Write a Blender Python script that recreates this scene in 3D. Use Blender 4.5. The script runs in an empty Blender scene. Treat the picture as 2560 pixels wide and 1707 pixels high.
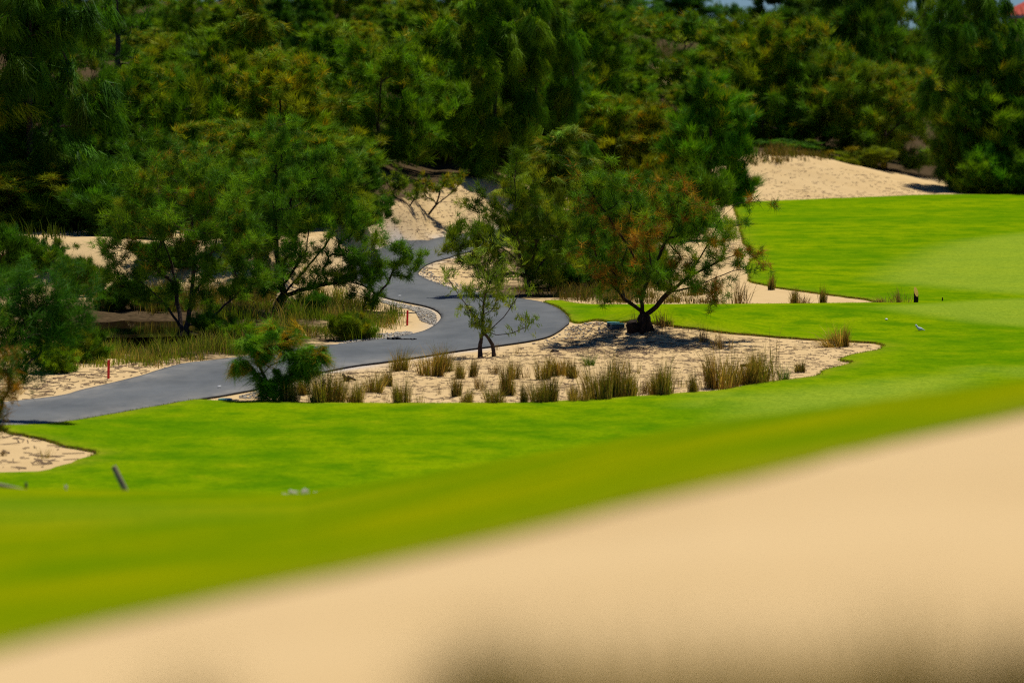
import bpy, math, random
import numpy as np
R = math.radians
C = bpy.context.scene.collection
SC = bpy.context.scene

# ------------------------------------------------------------------ camera
CAM_H = 9.5
LENS = 135.0
FPX = 2560 * LENS / 36.0                       # focal length in photo pixels
TILT = math.atan((853.5 - 75.0) / FPX)               # the horizon lies at row 75 of the photograph
cam_d = bpy.data.cameras.new('camera'); cam = bpy.data.objects.new('camera', cam_d); C.objects.link(cam)
cam.location = (0, 0, CAM_H); cam.rotation_euler = (R(90) - TILT, 0, 0)
cam_d.lens = LENS; cam_d.sensor_width = 36; cam_d.clip_start = 0.5; cam_d.clip_end = 6000
cam_d.dof.use_dof = True; cam_d.dof.focus_distance = 124.0; cam_d.dof.aperture_fstop = 0.95
cam_d.dof.aperture_blades = 0
SC.camera = cam

# ------------------------------------------------------------------ light
SUN_EL, SUN_AZ = 67.0, 24.0                    # azimuth clockwise from the view axis: behind and to the right
w = bpy.data.worlds.new('World'); SC.world = w; w.use_nodes = True
nt = w.node_tree; bg = nt.nodes['Background']; sky = nt.nodes.new('ShaderNodeTexSky')
sky.sky_type = 'NISHITA'; sky.sun_disc = False
sky.sun_elevation = R(SUN_EL); sky.sun_rotation = R(SUN_AZ); sky.air_density = 1.0; sky.dust_density = 0.0; sky.ozone_density = 5.0
tone = nt.nodes.new('ShaderNodeMix'); tone.data_type = 'RGBA'; tone.blend_type = 'MULTIPLY'; tone.inputs[0].default_value = 1; tone.inputs[7].default_value = (0.44, 0.72, 1.22, 1)
nt.links.new(sky.outputs[0], tone.inputs[6]); nt.links.new(tone.outputs[2], bg.inputs[0]); bg.inputs[1].default_value = 0.05
sd = bpy.data.lights.new('sun', 'SUN'); so = bpy.data.objects.new('sun', sd); C.objects.link(so)
sd.energy = 5.0; sd.angle = R(0.53); sd.color = (1.0, 0.94, 0.82)
so.rotation_euler = (R(90 - SUN_EL), 0, R(180 - SUN_AZ) )
so.location = (0, 60, 80)
SC.view_settings.view_transform = 'Standard'; SC.view_settings.look = 'None'
SC.view_settings.exposure = 0.05; SC.view_settings.gamma = 1.0; SC.view_settings.use_curve_mapping = False
SC.cycles.use_denoising = False; SC.cycles.filter_width = 1.15; SC.cycles.max_bounces = 6; SC.cycles.transparent_max_bounces = 4
SC.cycles.diffuse_bounces = 3; SC.cycles.glossy_bounces = 2

# ------------------------------------------------------------------ small helpers
def ss(t):
    t = np.clip(t, 0, 1); return t * t * (3 - 2 * t)
def vnoise(x, y, seed=0):
    rs = np.random.RandomState(seed); g = rs.rand(256, 256)
    xi = np.floor(x).astype(int); yi = np.floor(y).astype(int); fx = ss(x - xi); fy = ss(y - yi)
    a = g[xi % 256, yi % 256]; b = g[(xi + 1) % 256, yi % 256]; c = g[xi % 256, (yi + 1) % 256]; d = g[(xi + 1) % 256, (yi + 1) % 256]
    return (a * (1 - fx) + b * fx) * (1 - fy) + (c * (1 - fx) + d * fx) * fy - 0.5

# ------------------------------------------------------------------ the lie of the land (metres; camera stands at x=0, y=0)
UX = np.array([-0.5, -0.1333, -0.055, -0.019, 0.054, 0.1333, 0.5])
B_S = np.array([0.215, 0.1763, 0.1575, 0.1490, 0.1310, 0.11625, 0.085]); B_Y = np.array([11., 12., 13.6, 14.5, 16., 18., 20.])
C_S = np.array([0.150, 0.1345, 0.1362, 0.1300, 0.1170, 0.1060, 0.078]); C_Y = np.array([52., 50., 47., 44., 35., 27., 24.])
def gauss(X, Y, cx, cy, sx, sy): return np.exp(-((X - cx) / sx) ** 2 - ((Y - cy) / sy) ** 2)
def plan(X, Y):
    """the site plan the relief was drawn on is compressed in depth: true metres -> plan metres"""
    Yo = 107520.0 / (91200.0 / np.maximum(Y, 1.0) + 135.0); return X * Yo / np.maximum(Y, 1.0), Yo
def true_dist(yo): return 91200.0 / (107520.0 / yo - 135.0)
def far_z(X, Y):
    Xo, Yo = plan(X, Y); return plan_z(Xo, Yo) * Y / Yo
def plan_z(X, Y):
    yf = np.interp(X, [-60, -9, -6, -3.5, 0, 3, 8, 11, 16, 22, 30, 60], [134, 134, 141, 155, 163, 171, 182, 190, 194, 198, 205, 215])
    a1 = np.interp(X, [-60, -8, -3, 8, 11, 14.5, 16.2, 18, 20.3, 22.4, 24], [1.6, 1.6, 2.3, 2.3, 1.75, 1.65, 1.42, 1.0, 0.55, 0.2, 0.0])
    a2 = np.interp(X, [-60, 10, 15, 21, 30], [4.9, 4.6, 4.4, 3.0, 1.6])
    wd = np.interp(X, [-60, -8, -4, 8, 11, 60], [5., 5., 13., 13., 9., 9.])
    st = np.interp(X, [-9, -3, 10, 15, 60], [6, 10, 10, 20, 20])
    z = a1 * ss((Y - yf) / wd) + a2 * ss((Y - yf - st) / 58.0)
    # mound below the rust-tipped tree, hummocks with tussocks, low dip inside the bend of the path, pond hollow
    z = z + 0.85 * gauss(X, Y, 4.7, 119.6, 2.5, 2.4) + 0.25 * gauss(X, Y, 1.2, 110.0, 2.4, 2.2) + 0.22 * gauss(X, Y, -4.5, 106.0, 1.6, 1.6)
    z = z - 0.22 * gauss(X, Y, -3.0, 124.0, 1.7, 4.5) - 0.85 * gauss(X, Y, -11.8, 121.8, 3.2, 5.0)
    z = z + 0.35 * gauss(X, Y, -14.0, 92.5, 3.0, 2.5) + 0.25 * gauss(X, Y, 9.0, 126.5, 9.0, 3.5)
    Y = np.minimum(Y, 330.0)
    rough = np.clip((Y - yf) / 5, 0, 1)
    z = z + (0.04 + 0.22 * rough) * vnoise(X / 3.1, Y / 4.0, 3) + (0.0 + 0.5 * rough) * vnoise(X / 9.0, Y / 9.0, 4)
    return z
def ground_z(X, Y):
    X = np.asarray(X, float); Y = np.asarray(Y, float)
    Ys = np.maximum(Y, 0.5); U = X / Ys
    sb = np.interp(U, UX, B_S) - 0.01406; yb = np.interp(U, UX, B_Y); sc_ = np.interp(U, UX, C_S) - 0.01406; yc = np.interp(U, UX, C_Y)
    s0, y0 = 0.190 - 0.01406, 7.0
    L = np.log
    t1 = np.clip((L(Ys) - L(y0)) / (L(yb) - L(y0)), 0, 1); t2 = np.clip((L(Ys) - L(yb)) / (L(yc) - L(yb)), 0, 1)
    s = s0 + (sb - s0) * t1 + (sc_ - sb) * t2
    zn = CAM_H - np.minimum(Ys, yc) * s
    zn = np.where(Ys < y0, CAM_H - y0 * s0 + 0.02 * (Ys - y0), zn)
    zc = CAM_H - yc * sc_
    t3 = np.clip((Ys - yc) / (80.0 - yc), 0, 1)
    zf = far_z(X, Y)
    k = 1 - np.sin(t3 * math.pi / 2) ** 1.25
    zmid = zf + (zc - far_z(U * yc, yc)) * k
    return np.where(Ys <= yc, zn, np.where(Ys < 80, zmid, zf))

ct, st_ = math.cos(TILT), math.sin(TILT)
def ray(px, py):
    a = (np.asarray(px, float) - 1280) / FPX; b = -(np.asarray(py, float) - 853.5) / FPX
    dy = ct + b * st_; dz = -st_ + b * ct
    return a / dy, dz / dy                     # x and z travelled per metre of y
_YS = np.concatenate([np.arange(5, 80, 0.5), np.arange(80, 440, 0.25)])
def hit(px, py):
    """point of the ground seen at a photo pixel"""
    px = np.atleast_1d(np.asarray(px, float)); py = np.atleast_1d(np.asarray(py, float))
    u, v = ray(px, py); out = np.zeros((len(px), 3))
    for i in range(len(px)):
        d = CAM_H + v[i] * _YS - ground_z(u[i] * _YS, _YS)
        below = np.nonzero(d <= 0)[0]
        if len(below) == 0: y = _YS[np.argmin(d)]
        else:
            k = below[0]
            if k == 0: y = _YS[0]
            else:
                a, b = d[k - 1], d[k]; y = _YS[k - 1] + (_YS[k] - _YS[k - 1]) * a / (a - b)
        out[i] = (u[i] * y, y, ground_z(u[i] * y, y))
    return out

def smooth_poly(pts, step=0.25):
    """closed Catmull-Rom curve through plan points"""
    P = np.asarray(pts)[:, :2]; n = len(P); out = []
    for i in range(n):
        p0, p1, p2, p3 = P[i - 1], P[i], P[(i + 1) % n], P[(i + 2) % n]
        k = max(2, min(14, int(np.linalg.norm(p2 - p1) / step)))
        for t in np.arange(k) / k:
            out.append(0.5 * ((2 * p1) + (-p0 + p2) * t + (2 * p0 - 5 * p1 + 4 * p2 - p3) * t * t + (-p0 + 3 * p1 - 3 * p2 + p3) * t ** 3))
    return np.array(out)
def sdf(P, X, Y):
    """signed distance to a closed polygon, positive inside"""
    X = X.ravel(); Y = Y.ravel(); A = P; B = np.roll(P, -1, 0)
    D = np.empty(len(X)); I = np.zeros(len(X), bool)
    for s in range(0, len(X), 20000):
        x = X[s:s + 20000, None]; y = Y[s:s + 20000, None]
        ex, ey = (B - A)[:, 0], (B - A)[:, 1]; wx = x - A[:, 0]; wy = y - A[:, 1]
        t = np.clip((wx * ex + wy * ey) / (ex * ex + ey * ey + 1e-12), 0, 1)
        D[s:s + 20000] = np.sqrt(((wx - t * ex) ** 2 + (wy - t * ey) ** 2).min(1))
        c = ((A[:, 1] > y) != (B[:, 1] > y)) & (x < (B[:, 0] - A[:, 0]) * (y - A[:, 1]) / (B[:, 1] - A[:, 1] + 1e-12) + A[:, 0])
        I[s:s + 20000] = c.sum(1) % 2 == 1
    return np.where(I, D, -D)

# ------------------------------------------------------------------ objects, tags
def tag(o, label=None, cat=None, group=None, kind=None):
    if label: o['label'] = label
    if cat: o['category'] = cat
    if group: o['group'] = group
    if kind: o['kind'] = kind
    return o
def empty(name, loc, rz=0, **k):
    o = bpy.data.objects.new(name, None); C.objects.link(o); o.location = loc; o.rotation_euler = (0, 0, rz)
    o.empty_display_size = 0.2
    return tag(o, **k)
def make_mesh(name, V, F, mat, col=None, smooth=False, attrs=None):
    """V (n,3); F (m,3) or (m,4) int array, or list of arrays"""
    Fs = F if isinstance(F, list) else [F]
    me = bpy.data.meshes.new(name); V = np.ascontiguousarray(V, np.float32)
    me.vertices.add(len(V)); me.vertices.foreach_set('co', V.ravel())
    loops = np.concatenate([f.ravel() for f in Fs]).astype(np.int32)
    tot = np.concatenate([np.full(len(f), f.shape[1]) for f in Fs]); st = np.concatenate([[0], np.cumsum(tot)[:-1]]).astype(np.int32)
    me.loops.add(len(loops)); me.loops.foreach_set('vertex_index', loops)
    me.polygons.add(len(tot)); me.polygons.foreach_set('loop_start', st)
    try: me.polygons.foreach_set('loop_total', tot.astype(np.int32))
    except Exception: pass
    me.update(calc_edges=True)
    if smooth: me.polygons.foreach_set('use_smooth', np.ones(len(tot), bool))
    if col is not None:
        a = me.color_attributes.new('tint', 'FLOAT_COLOR', 'POINT')
        a.data.foreach_set('color', np.concatenate([col, np.ones((len(V), 1))], 1).astype(np.float32).ravel())
    for k, v in (attrs or {}).items():
        a = me.attributes.new(k, 'FLOAT', 'POINT'); a.data.foreach_set('value', np.asarray(v, np.float32))
    me.materials.append(mat); me.validate(); return me
def put(name, me, parent=None, loc=None):
    o = bpy.data.objects.new(name, me); C.objects.link(o)
    if parent: o.parent = parent
    if loc is not None: o.location = loc
    return o
class MB:
    """collects simple shapes into one mesh"""
    def __init__(s): s.v = []; s.f = []; s.n = 0
    def add(s, V, F):
        s.v.append(np.asarray(V, float)); s.f += [[i + s.n for i in f] for f in F]; s.n += len(V); return s
    def tube(s, pts, rad, n=8, cap=True, seed=0, rough=0.0):
        rs = np.random.RandomState(seed); pts = np.asarray(pts, float); V = []
        for i, p in enumerate(pts):
            d = pts[min(i + 1, len(pts) - 1)] - pts[max(i - 1, 0)]; d /= np.linalg.norm(d) + 1e-9
            a = np.cross(d, [0.3, 1, 0.1]); a /= np.linalg.norm(a); b = np.cross(d, a)
            for k in range(n):
                t = 2 * math.pi * k / n; r = rad[i] * (1 + rough * (rs.rand() - .5))
                V.append(p + r * (math.cos(t) * a + math.sin(t) * b))
        F = [[i * n + k, i * n + (k + 1) % n, (i + 1) * n + (k + 1) % n, (i + 1) * n + k] for i in range(len(pts) - 1) for k in range(n)]
        if cap: F += [list(range(n))[::-1], [(len(pts) - 1) * n + k for k in range(n)]]
        return s.add(V, F)
    def box(s, c, d, rz=0, taper=1.0):
        x, y, z = [q / 2 for q in d]; V = []
        for k, (sx, sy, sz) in enumerate([(-1, -1, -1), (1, -1, -1), (1, 1, -1), (-1, 1, -1), (-1, -1, 1), (1, -1, 1), (1, 1, 1), (-1, 1, 1)]):
            t = taper if sz > 0 else 1; X, Y = sx * x * t, sy * y * t
            V.append((c[0] + X * math.cos(rz) - Y * math.sin(rz), c[1] + X * math.sin(rz) + Y * math.cos(rz), c[2] + sz * z))
        return s.add(V, [[0, 3, 2, 1], [4, 5, 6, 7], [0, 1, 5, 4], [1, 2, 6, 5], [2, 3, 7, 6], [3, 0, 4, 7]])
    def ball(s, c, r, seed=0, rough=0.0, n=8, m=6):
        rs = np.random.RandomState(seed); V = [(c[0], c[1], c[2] - r[2])]
        for i in range(1, m):
            a = -math.pi / 2 + math.pi * i / m
            for k in range(n):
                q = 1 + rough * (rs.rand() - .5); t = 2 * math.pi * k / n
                V.append((c[0] + r[0] * q * math.cos(a) * math.cos(t), c[1] + r[1] * q * math.cos(a) * math.sin(t), c[2] + r[2] * q * math.sin(a)))
        V.append((c[0], c[1], c[2] + r[2])); L = len(V) - 1
        F = [[0, 1 + (k + 1) % n, 1 + k] for k in range(n)] + [[L, L - n + k, L - n + (k + 1) % n] for k in range(n)]
        F += [[1 + i * n + k, 1 + i * n + (k + 1) % n, 1 + (i + 1) * n + (k + 1) % n, 1 + (i + 1) * n + k] for i in range(m - 2) for k in range(n)]
        return s.add(V, F)
    def build(s, name, mat, parent=None, smooth=False, bevel=0):
        me = bpy.data.meshes.new(name); me.from_pydata(np.concatenate(s.v).tolist(), [], s.f); me.materials.append(mat)
        if smooth: me.polygons.foreach_set('use_smooth', np.ones(len(me.polygons), bool))
        me.update(); o = put(name, me, parent)
        if bevel:
            m = o.modifiers.new('edge', 'BEVEL'); m.width = bevel; m.segments = 2
        return o

# ------------------------------------------------------------------ materials
class NT:
    def __init__(s, name, rough=0.9, spec=0.2):
        s.m = bpy.data.materials.new(name); s.m.use_nodes = True; s.t = s.m.node_tree; s.b = s.t.nodes['Principled BSDF']
        s.b.inputs['Roughness'].default_value = rough; s.b.inputs['Specular IOR Level'].default_value = spec
    def n(s, typ, **k):
        o = s.t.nodes.new(typ)
        for a, v in k.items(): setattr(o, a, v)
        return o
    def l(s, a, b): s.t.links.new(a, b)
    def noise(s, scale, detail=4, rough=0.6, stretch=(1, 1, 1), obj=False):
        tc = s.n('ShaderNodeTexCoord'); mp = s.n('ShaderNodeMapping'); mp.inputs['Scale'].default_value = stretch
        s.l(tc.outputs['Object'], mp.inputs[0]); o = s.n('ShaderNodeTexNoise'); s.l(mp.outputs[0], o.inputs['Vector'])
        o.inputs['Scale'].default_value = scale; o.inputs['Detail'].default_value = detail; o.inputs['Roughness'].default_value = rough
        return o.outputs[0]
    def ramp(s, fac, stops):
        o = s.n('ShaderNodeValToRGB'); s.l(fac, o.inputs[0]); e = o.color_ramp.elements
        e[0].position, e[0].color = stops[0][0], (*stops[0][1], 1) if len(stops[0][1]) == 3 else stops[0][1]
        e[1].position, e[1].color = stops[-1][0], (*stops[-1][1], 1)
        for p, c in stops[1:-1]: q = e.new(p); q.color = (*c, 1)
        return o.outputs[0]
    def mix(s, fac, a, b, mode='MIX'):
        o = s.n('ShaderNodeMix', data_type='RGBA', blend_type=mode); i = o.inputs
        for sock, v in ((i[0], fac), (i[6], a), (i[7], b)):
            if hasattr(v, 'is_output'): s.l(v, sock)
            elif isinstance(v, (int, float)): sock.default_value = v
            else: sock.default_value = (*v, 1)
        return o.outputs[2]
    def math(s, op, a, b=0.0, clamp=False):
        o = s.n('ShaderNodeMath', operation=op, use_clamp=clamp)
        for k, v in enumerate((a, b)):
            if hasattr(v, 'is_output'): s.l(v, o.inputs[k])
            else: o.inputs[k].default_value = v
        return o.outputs[0]
    def attr(s, name, col=False):
        o = s.n('ShaderNodeAttribute', attribute_name=name); return o.outputs['Color' if col else 'Fac']
    def bump(s, h, strength=0.4, dist=0.05):
        o = s.n('ShaderNodeBump'); o.inputs['Strength'].default_value = strength; o.inputs['Distance'].default_value = dist
        s.l(h, o.inputs['Height']); s.l(o.outputs[0], s.b.inputs['Normal'])
    def base(s, c):
        if hasattr(c, 'is_output'): s.l(c, s.b.inputs['Base Color'])
        else: s.b.inputs['Base Color'].default_value = (*c, 1)
        return s
def plain(name, c, rough=0.7, spec=0.3, var=0.25, scale=6, bump=0.0):
    m = NT(name, rough, spec); f = m.noise(scale, 5)
    m.base(m.ramp(f, [(0.3, tuple(q * (1 - var) for q in c)), (0.7, tuple(min(1, q * (1 + var)) for q in c))]))
    if bump: m.bump(m.noise(scale * 3, 4), bump, 0.03)
    return m.m

def sand_material():
    m = NT('sand', 0.98, 0.0)
    big = m.noise(0.35, 4); mid = m.noise(2.2, 6, 0.7); fine = m.noise(14, 4, 0.7); grain = m.noise(90, 2)
    c = m.ramp(big, [(0.3, (0.50, 0.352, 0.168)), (0.7, (0.585, 0.425, 0.218))])
    c = m.mix(m.ramp(mid, [(0.35, (0, 0, 0)), (0.75, (0.3, 0.3, 0.3))]), c, (0.50, 0.36, 0.20))
    c = m.mix(m.ramp(fine, [(0.62, (0, 0, 0)), (0.78, (0.2, 0.2, 0.2))]), c, (0.42, 0.30, 0.18))
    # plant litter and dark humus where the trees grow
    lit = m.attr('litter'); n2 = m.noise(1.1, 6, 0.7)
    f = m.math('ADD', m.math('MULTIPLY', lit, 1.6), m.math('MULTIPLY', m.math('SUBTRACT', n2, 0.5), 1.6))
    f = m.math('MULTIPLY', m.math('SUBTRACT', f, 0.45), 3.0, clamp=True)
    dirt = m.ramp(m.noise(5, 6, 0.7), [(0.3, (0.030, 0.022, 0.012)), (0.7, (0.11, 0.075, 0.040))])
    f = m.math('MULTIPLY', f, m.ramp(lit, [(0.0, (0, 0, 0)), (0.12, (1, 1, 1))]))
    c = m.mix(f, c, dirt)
    grv = m.attr('grit')
    c = m.mix(m.math('MULTIPLY', grv, 0.75), c, m.ramp(m.noise(22, 3, 0.8), [(0.3, (0.16, 0.17, 0.20)), (0.7, (0.62, 0.60, 0.58))]))
    m.base(c)
    h = m.math('ADD', m.math('MULTIPLY', mid, 0.7), m.math('ADD', m.math('MULTIPLY', fine, 0.5), m.math('MULTIPLY', grain, 0.08)))
    m.bump(h, 0.5, 0.07); return m.m
def turf_material():
    m = NT('mown_grass', 0.95, 0.0)
    big = m.noise(0.16, 3, 0.55, (0.6, 0.8, 1)); mid = m.noise(0.7, 5, 0.65, (1, 0.8, 1)); fine = m.noise(9, 5, 0.75)
    c = m.ramp(big, [(0.34, (0.105, 0.215, 0.001)), (0.66, (0.215, 0.300, 0.001))])
    c = m.mix(m.ramp(mid, [(0.36, (0.8, 0.8, 0.8)), (0.54, (0, 0, 0))]), c, (0.062, 0.170, 0.001))
    c = m.mix(m.ramp(mid, [(0.56, (0, 0, 0)), (0.72, (0.6, 0.6, 0.6))]), c, (0.25, 0.30, 0.003))
    mown = m.attr('mown'); c = m.mix(m.math('MULTIPLY', mown, 0.65), c, (0.27, 0.35, 0.030))
    near = m.attr('olive'); c = m.mix(near, c, m.ramp(m.noise(0.42, 3, 0.5, (1, 0.7, 1)), [(0.36, (0.115, 0.195, 0.0005)), (0.64, (0.235, 0.25, 0.0005))]))
    edge = m.attr('edge'); en = m.math('MULTIPLY', edge, m.ramp(m.noise(1.4, 4), [(0.35, (0.1, 0.1, 0.1)), (0.65, (1, 1, 1))]))
    c = m.mix(m.math('MULTIPLY', en, 0.7), c, (0.26, 0.24, 0.02))
    c = m.mix(m.math('MULTIPLY', m.ramp(fine, [(0.35, (1, 1, 1)), (0.6, (0, 0, 0))]), 0.5), c, (0.035, 0.10, 0.001))
    m.base(c); m.bump(m.math('ADD', fine, m.math('MULTIPLY', mid, 0.8)), 0.6, 0.05)
    return m.m
def asphalt_material():
    m = NT('asphalt', 0.85, 0.15)
    a = m.noise(0.45, 6, 0.7, (1, 0.5, 1)); b = m.noise(60, 3, 0.7); e = m.attr('edge')
    c = m.ramp(a, [(0.32, (0.068, 0.077, 0.083)), (0.68, (0.122, 0.132, 0.138))])
    c = m.mix(m.ramp(b, [(0.35, (0.35, 0.35, 0.35)), (0.6, (0, 0, 0))]), c, (0.04, 0.045, 0.05))
    dust = m.math('MULTIPLY', m.attr('dust'), m.ramp(m.noise(1.3, 5, 0.7, (1, .5, 1)), [(0.35, (0.1, 0.1, 0.1)), (0.7, (0.9, 0.9, 0.9))]))
    c = m.mix(dust, c, (0.33, 0.30, 0.25))
    c = m.mix(m.math('MULTIPLY', e, 0.8), c, (0.03, 0.028, 0.028))
    m.base(c); m.bump(b, 0.3, 0.01); return m.m
def foliage_material(name, trans=0.35, boost=1.0):
    m = NT(name, 0.55, 0.05)
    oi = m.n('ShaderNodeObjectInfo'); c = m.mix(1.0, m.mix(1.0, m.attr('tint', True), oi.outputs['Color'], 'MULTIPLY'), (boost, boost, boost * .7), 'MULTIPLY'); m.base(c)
    tr = m.n('ShaderNodeBsdfTranslucent'); m.l(m.mix(1.0, c, (1.5, 1.35, 0.6), 'MULTIPLY'), tr.inputs[0])
    mx = m.n('ShaderNodeMixShader'); mx.inputs[0].default_value = trans
    m.l(m.b.outputs[0], mx.inputs[1]); m.l(tr.outputs[0], mx.inputs[2]); m.l(mx.outputs[0], m.t.nodes['Material Output'].inputs[0])
    return m.m
M = dict(thatch=plain('dead_grass_edge', (0.26, 0.20, 0.05), 0.95, 0.0, 0.4, 6), sand=sand_material(), turf=turf_material(), asphalt=asphalt_material(), needle=foliage_material('needles', 0.24, 1.48), blade=foliage_material('blades', 0.3),
         bark=plain('bark', (0.075, 0.052, 0.038), 0.9, 0.1, 0.5, 9, 0.6), darkbark=plain('dark_bark', (0.03, 0.02, 0.015), 0.9, 0.1, 0.5, 12, 0.8),
         red=plain('red_paint', (0.72, 0.008, 0.008), 0.4, 0.4, 0.15, 9), cut=plain('fresh_cut_wood', (0.95, 0.55, 0.08), 0.7, 0.2, 0.25, 25),
         lid=plain('green_plastic', (0.05, 0.22, 0.18), 0.45, 0.4, 0.15, 12), lidside=plain('dark_blue_plastic', (0.02, 0.07, 0.11), 0.5, 0.4, 0.2, 12),
         grey=plain('weathered_wood', (0.26, 0.21, 0.15), 0.9, 0.1, 0.3, 14, 0.4), stone=plain('pale_stone', (0.33, 0.30, 0.25), 0.9, 0.2, 0.35, 9, 0.5),
         darkstone=plain('dark_clod', (0.045, 0.035, 0.028), 0.95, 0.1, 0.4, 9, 0.5), white=plain('white_feathers', (0.62, 0.66, 0.74), 0.8, 0.2, 0.1, 30),
         ball=plain('white_plastic', (0.8, 0.8, 0.78), 0.4, 0.4, 0.03, 30), tar=plain('tar_edge', (0.014, 0.012, 0.012), 0.85, 0.2, 0.4, 7, 0.6),
         roof=plain('red_roof_tile', (0.36, 0.045, 0.018), 0.8, 0.2, 0.25, 1.2), wall=plain('ochre_render', (0.34, 0.16, 0.075), 0.9, 0.1, 0.12, 0.8),
         trim=plain('pale_fascia', (0.55, 0.45, 0.36), 0.8, 0.2, 0.1, 2), dark=plain('dark_pane', (0.02, 0.025, 0.03), 0.1, 0.5, 0.1, 2))

# ------------------------------------------------------------------ outlines read from the photograph, laid on the ground
path_px = [(-420, 1075), (-150, 1030), (0, 1010), (118, 997), (168, 989), (200, 979), (286, 959), (357, 941), (411, 924), (464, 911), (536, 903), (640, 890), (740, 875), (818, 866), (870, 861), (966, 849),
           (1042, 835), (1069, 826), (1094, 809), (1103, 794), (1090, 779), (1059, 767), (1008, 757), (966, 747), (925, 728), (892, 700), (880, 672), (900, 645), (949, 624), (973, 616), (1059, 603), (1145, 589),
           (1225, 577), (1330, 565), (1400, 563), (1400, 585), (1330, 595), (1235, 616), (1145, 639), (1125, 646), (1083, 658), (1056, 672), (1047, 688), (1075, 704), (1145, 727), (1200, 735), (1307, 750),
           (1350, 757), (1378, 766), (1411, 786), (1424, 803), (1414, 818), (1393, 834), (1361, 848), (1271, 864), (1200, 873), (1128, 883), (1042, 897), (973, 907), (887, 918), (818, 931), (767, 945),
           (715, 960), (646, 976), (560, 992), (507, 1000), (420, 1015), (300, 1036), (100, 1065), (-150, 1100), (-420, 1150)]
turf_px = [(-420, 1090), (-200, 1072), (29, 1041), (107, 1032), (214, 1021), (357, 1014), (443, 1002), (560, 1007), (700, 1010), (904, 1013), (1080, 1012), (1260, 1011), (1396, 1007), (1539, 998), (1657, 990),
           (1700, 986), (1800, 980), (1889, 964), (1979, 953), (2032, 946), (2068, 930), (2129, 912), (2133, 907), (2096, 904), (2111, 896), (2157, 886), (2207, 871), (2205, 864), (2175, 859), (2132, 857),
           (2057, 853), (1943, 845), (1800, 833), (1736, 823), (1682, 816), (1557, 807), (1500, 803), (1428, 806), (1420, 790), (1390, 768), (1362, 757), (1400, 754), (1425, 759), (1475, 764), (1600, 764.5),
           (1800, 764), (1950, 763), (2050, 762), (2170, 760), (2196, 757), (2160, 751), (2104, 743), (2050, 737), (2000, 729), (1925, 718), (1882, 707), (1871, 693), (1877, 657), (1888, 637), (1864, 611),
           (1854, 571), (1841, 536), (1846, 510), (1940, 504), (2039, 500), (2217, 493), (2396, 488.5), (2560, 488), (2900, 487), (3600, 487),
           (3900, 740), (3900, 840), (3300, 900), (2900, 965), (2560, 1040), (2368, 1080), (2096, 1143), (1824, 1212), (1552, 1272), (1280, 1342), (980, 1408), (816, 1450), (600, 1490), (490, 1520), (272, 1562), (0, 1630), (-300, 1700), (-900, 1760), (-1200, 1500), (-1000, 1200)]
bay_px = [(-500, 1100), (-200, 1085), (0, 1076), (25, 1087), (68, 1091), (119, 1105), (170, 1121), (226, 1133), (229, 1142), (204, 1153), (187, 1163), (145, 1173), (102, 1182), (51, 1186), (0, 1188), (-200, 1190), (-500, 1180)]
green_px = [(1650, 190), (1690, 168), (1760, 152), (1850, 155), (1920, 170), (1905, 205), (1840, 215), (1760, 200)]
def world_poly(px, step=0.25):
    h = hit([p[0] for p in px], [p[1] for p in px]); return smooth_poly(h, step)
P_path = world_poly(path_px); P_turf = world_poly(turf_px); P_bay = world_poly(bay_px); P_green = world_poly(green_px)
mown_px = [[(2205, 700), (2240, 672), (2310, 638), (2386, 611), (2480, 596), (2700, 580), (3200, 580), (3200, 770), (2700, 745), (2560, 738), (2420, 728), (2300, 716), (2225, 708)],
           [(2212, 773), (2300, 765), (2430, 757), (2560, 751), (2800, 745), (3300, 760), (3200, 850), (2700, 828), (2560, 820), (2443, 810), (2350, 797), (2260, 783)],
           [(1780, 1003), (1880, 992), (1979, 982), (2120, 967), (2264, 953), (2400, 941), (2560, 924), (2560, 948), (2400, 975), (2200, 1010), (2000, 1035), (1850, 1035), (1740, 1020)],
           [(-200, 1262), (0, 1262), (250, 1268), (520, 1275), (640, 1282), (500, 1310), (250, 1325), (0, 1330), (-200, 1330)]]
P_mown = [world_poly(p) for p in mown_px]

# ------------------------------------------------------------------ terrain grid
ug = np.unique(np.concatenate([np.linspace(-0.9, -0.16, 30), np.linspace(-0.16, 0.16, 300), np.linspace(0.16, 0.9, 30)]))
yg = np.unique(np.concatenate([np.geomspace(1.0, 78, 120), np.arange(78, 240, 0.40), np.arange(240, 440, 1.8), np.geomspace(440, 5000, 22)]))
GU, GY = np.meshgrid(ug, yg); GX = GU * GY; NR, NC = GX.shape
jit = 0.03 * vnoise(GX / 0.45, GY / 0.6, 9)
d_path = sdf(P_path, GX, GY); d_turf = np.minimum(sdf(P_turf, GX, GY), -sdf(P_bay, GX, GY)); d_green = sdf(P_green, GX, GY)
wob = (0.22 * vnoise(GX / 0.9, GY / 1.3, 21) + 0.12 * vnoise(GX / 0.3, GY / 0.5, 22)).ravel()
d_turf_w = np.minimum(d_turf, -d_path - 0.02) + np.where(d_path > -1.2, 0.25, 1.0) * wob * np.clip((GY.ravel() - 12) / 75, 0.03, 1)
d_turf_w = np.minimum(d_turf_w, -d_path + 0.06)
GZ = ground_z(GX, GY)
off = (np.clip(-np.maximum(d_turf_w, d_path), 0, 1)).reshape(GX.shape)     # full relief only away from turf and path
fine_relief = 0.10 * vnoise(GX / 0.9, GY / 1.4, 5) + 0.025 * vnoise(GX / 0.35, GY / 0.5, 6)
GZ = GZ + off * np.where(GY > 70, 1, 0.4) * fine_relief
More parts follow.
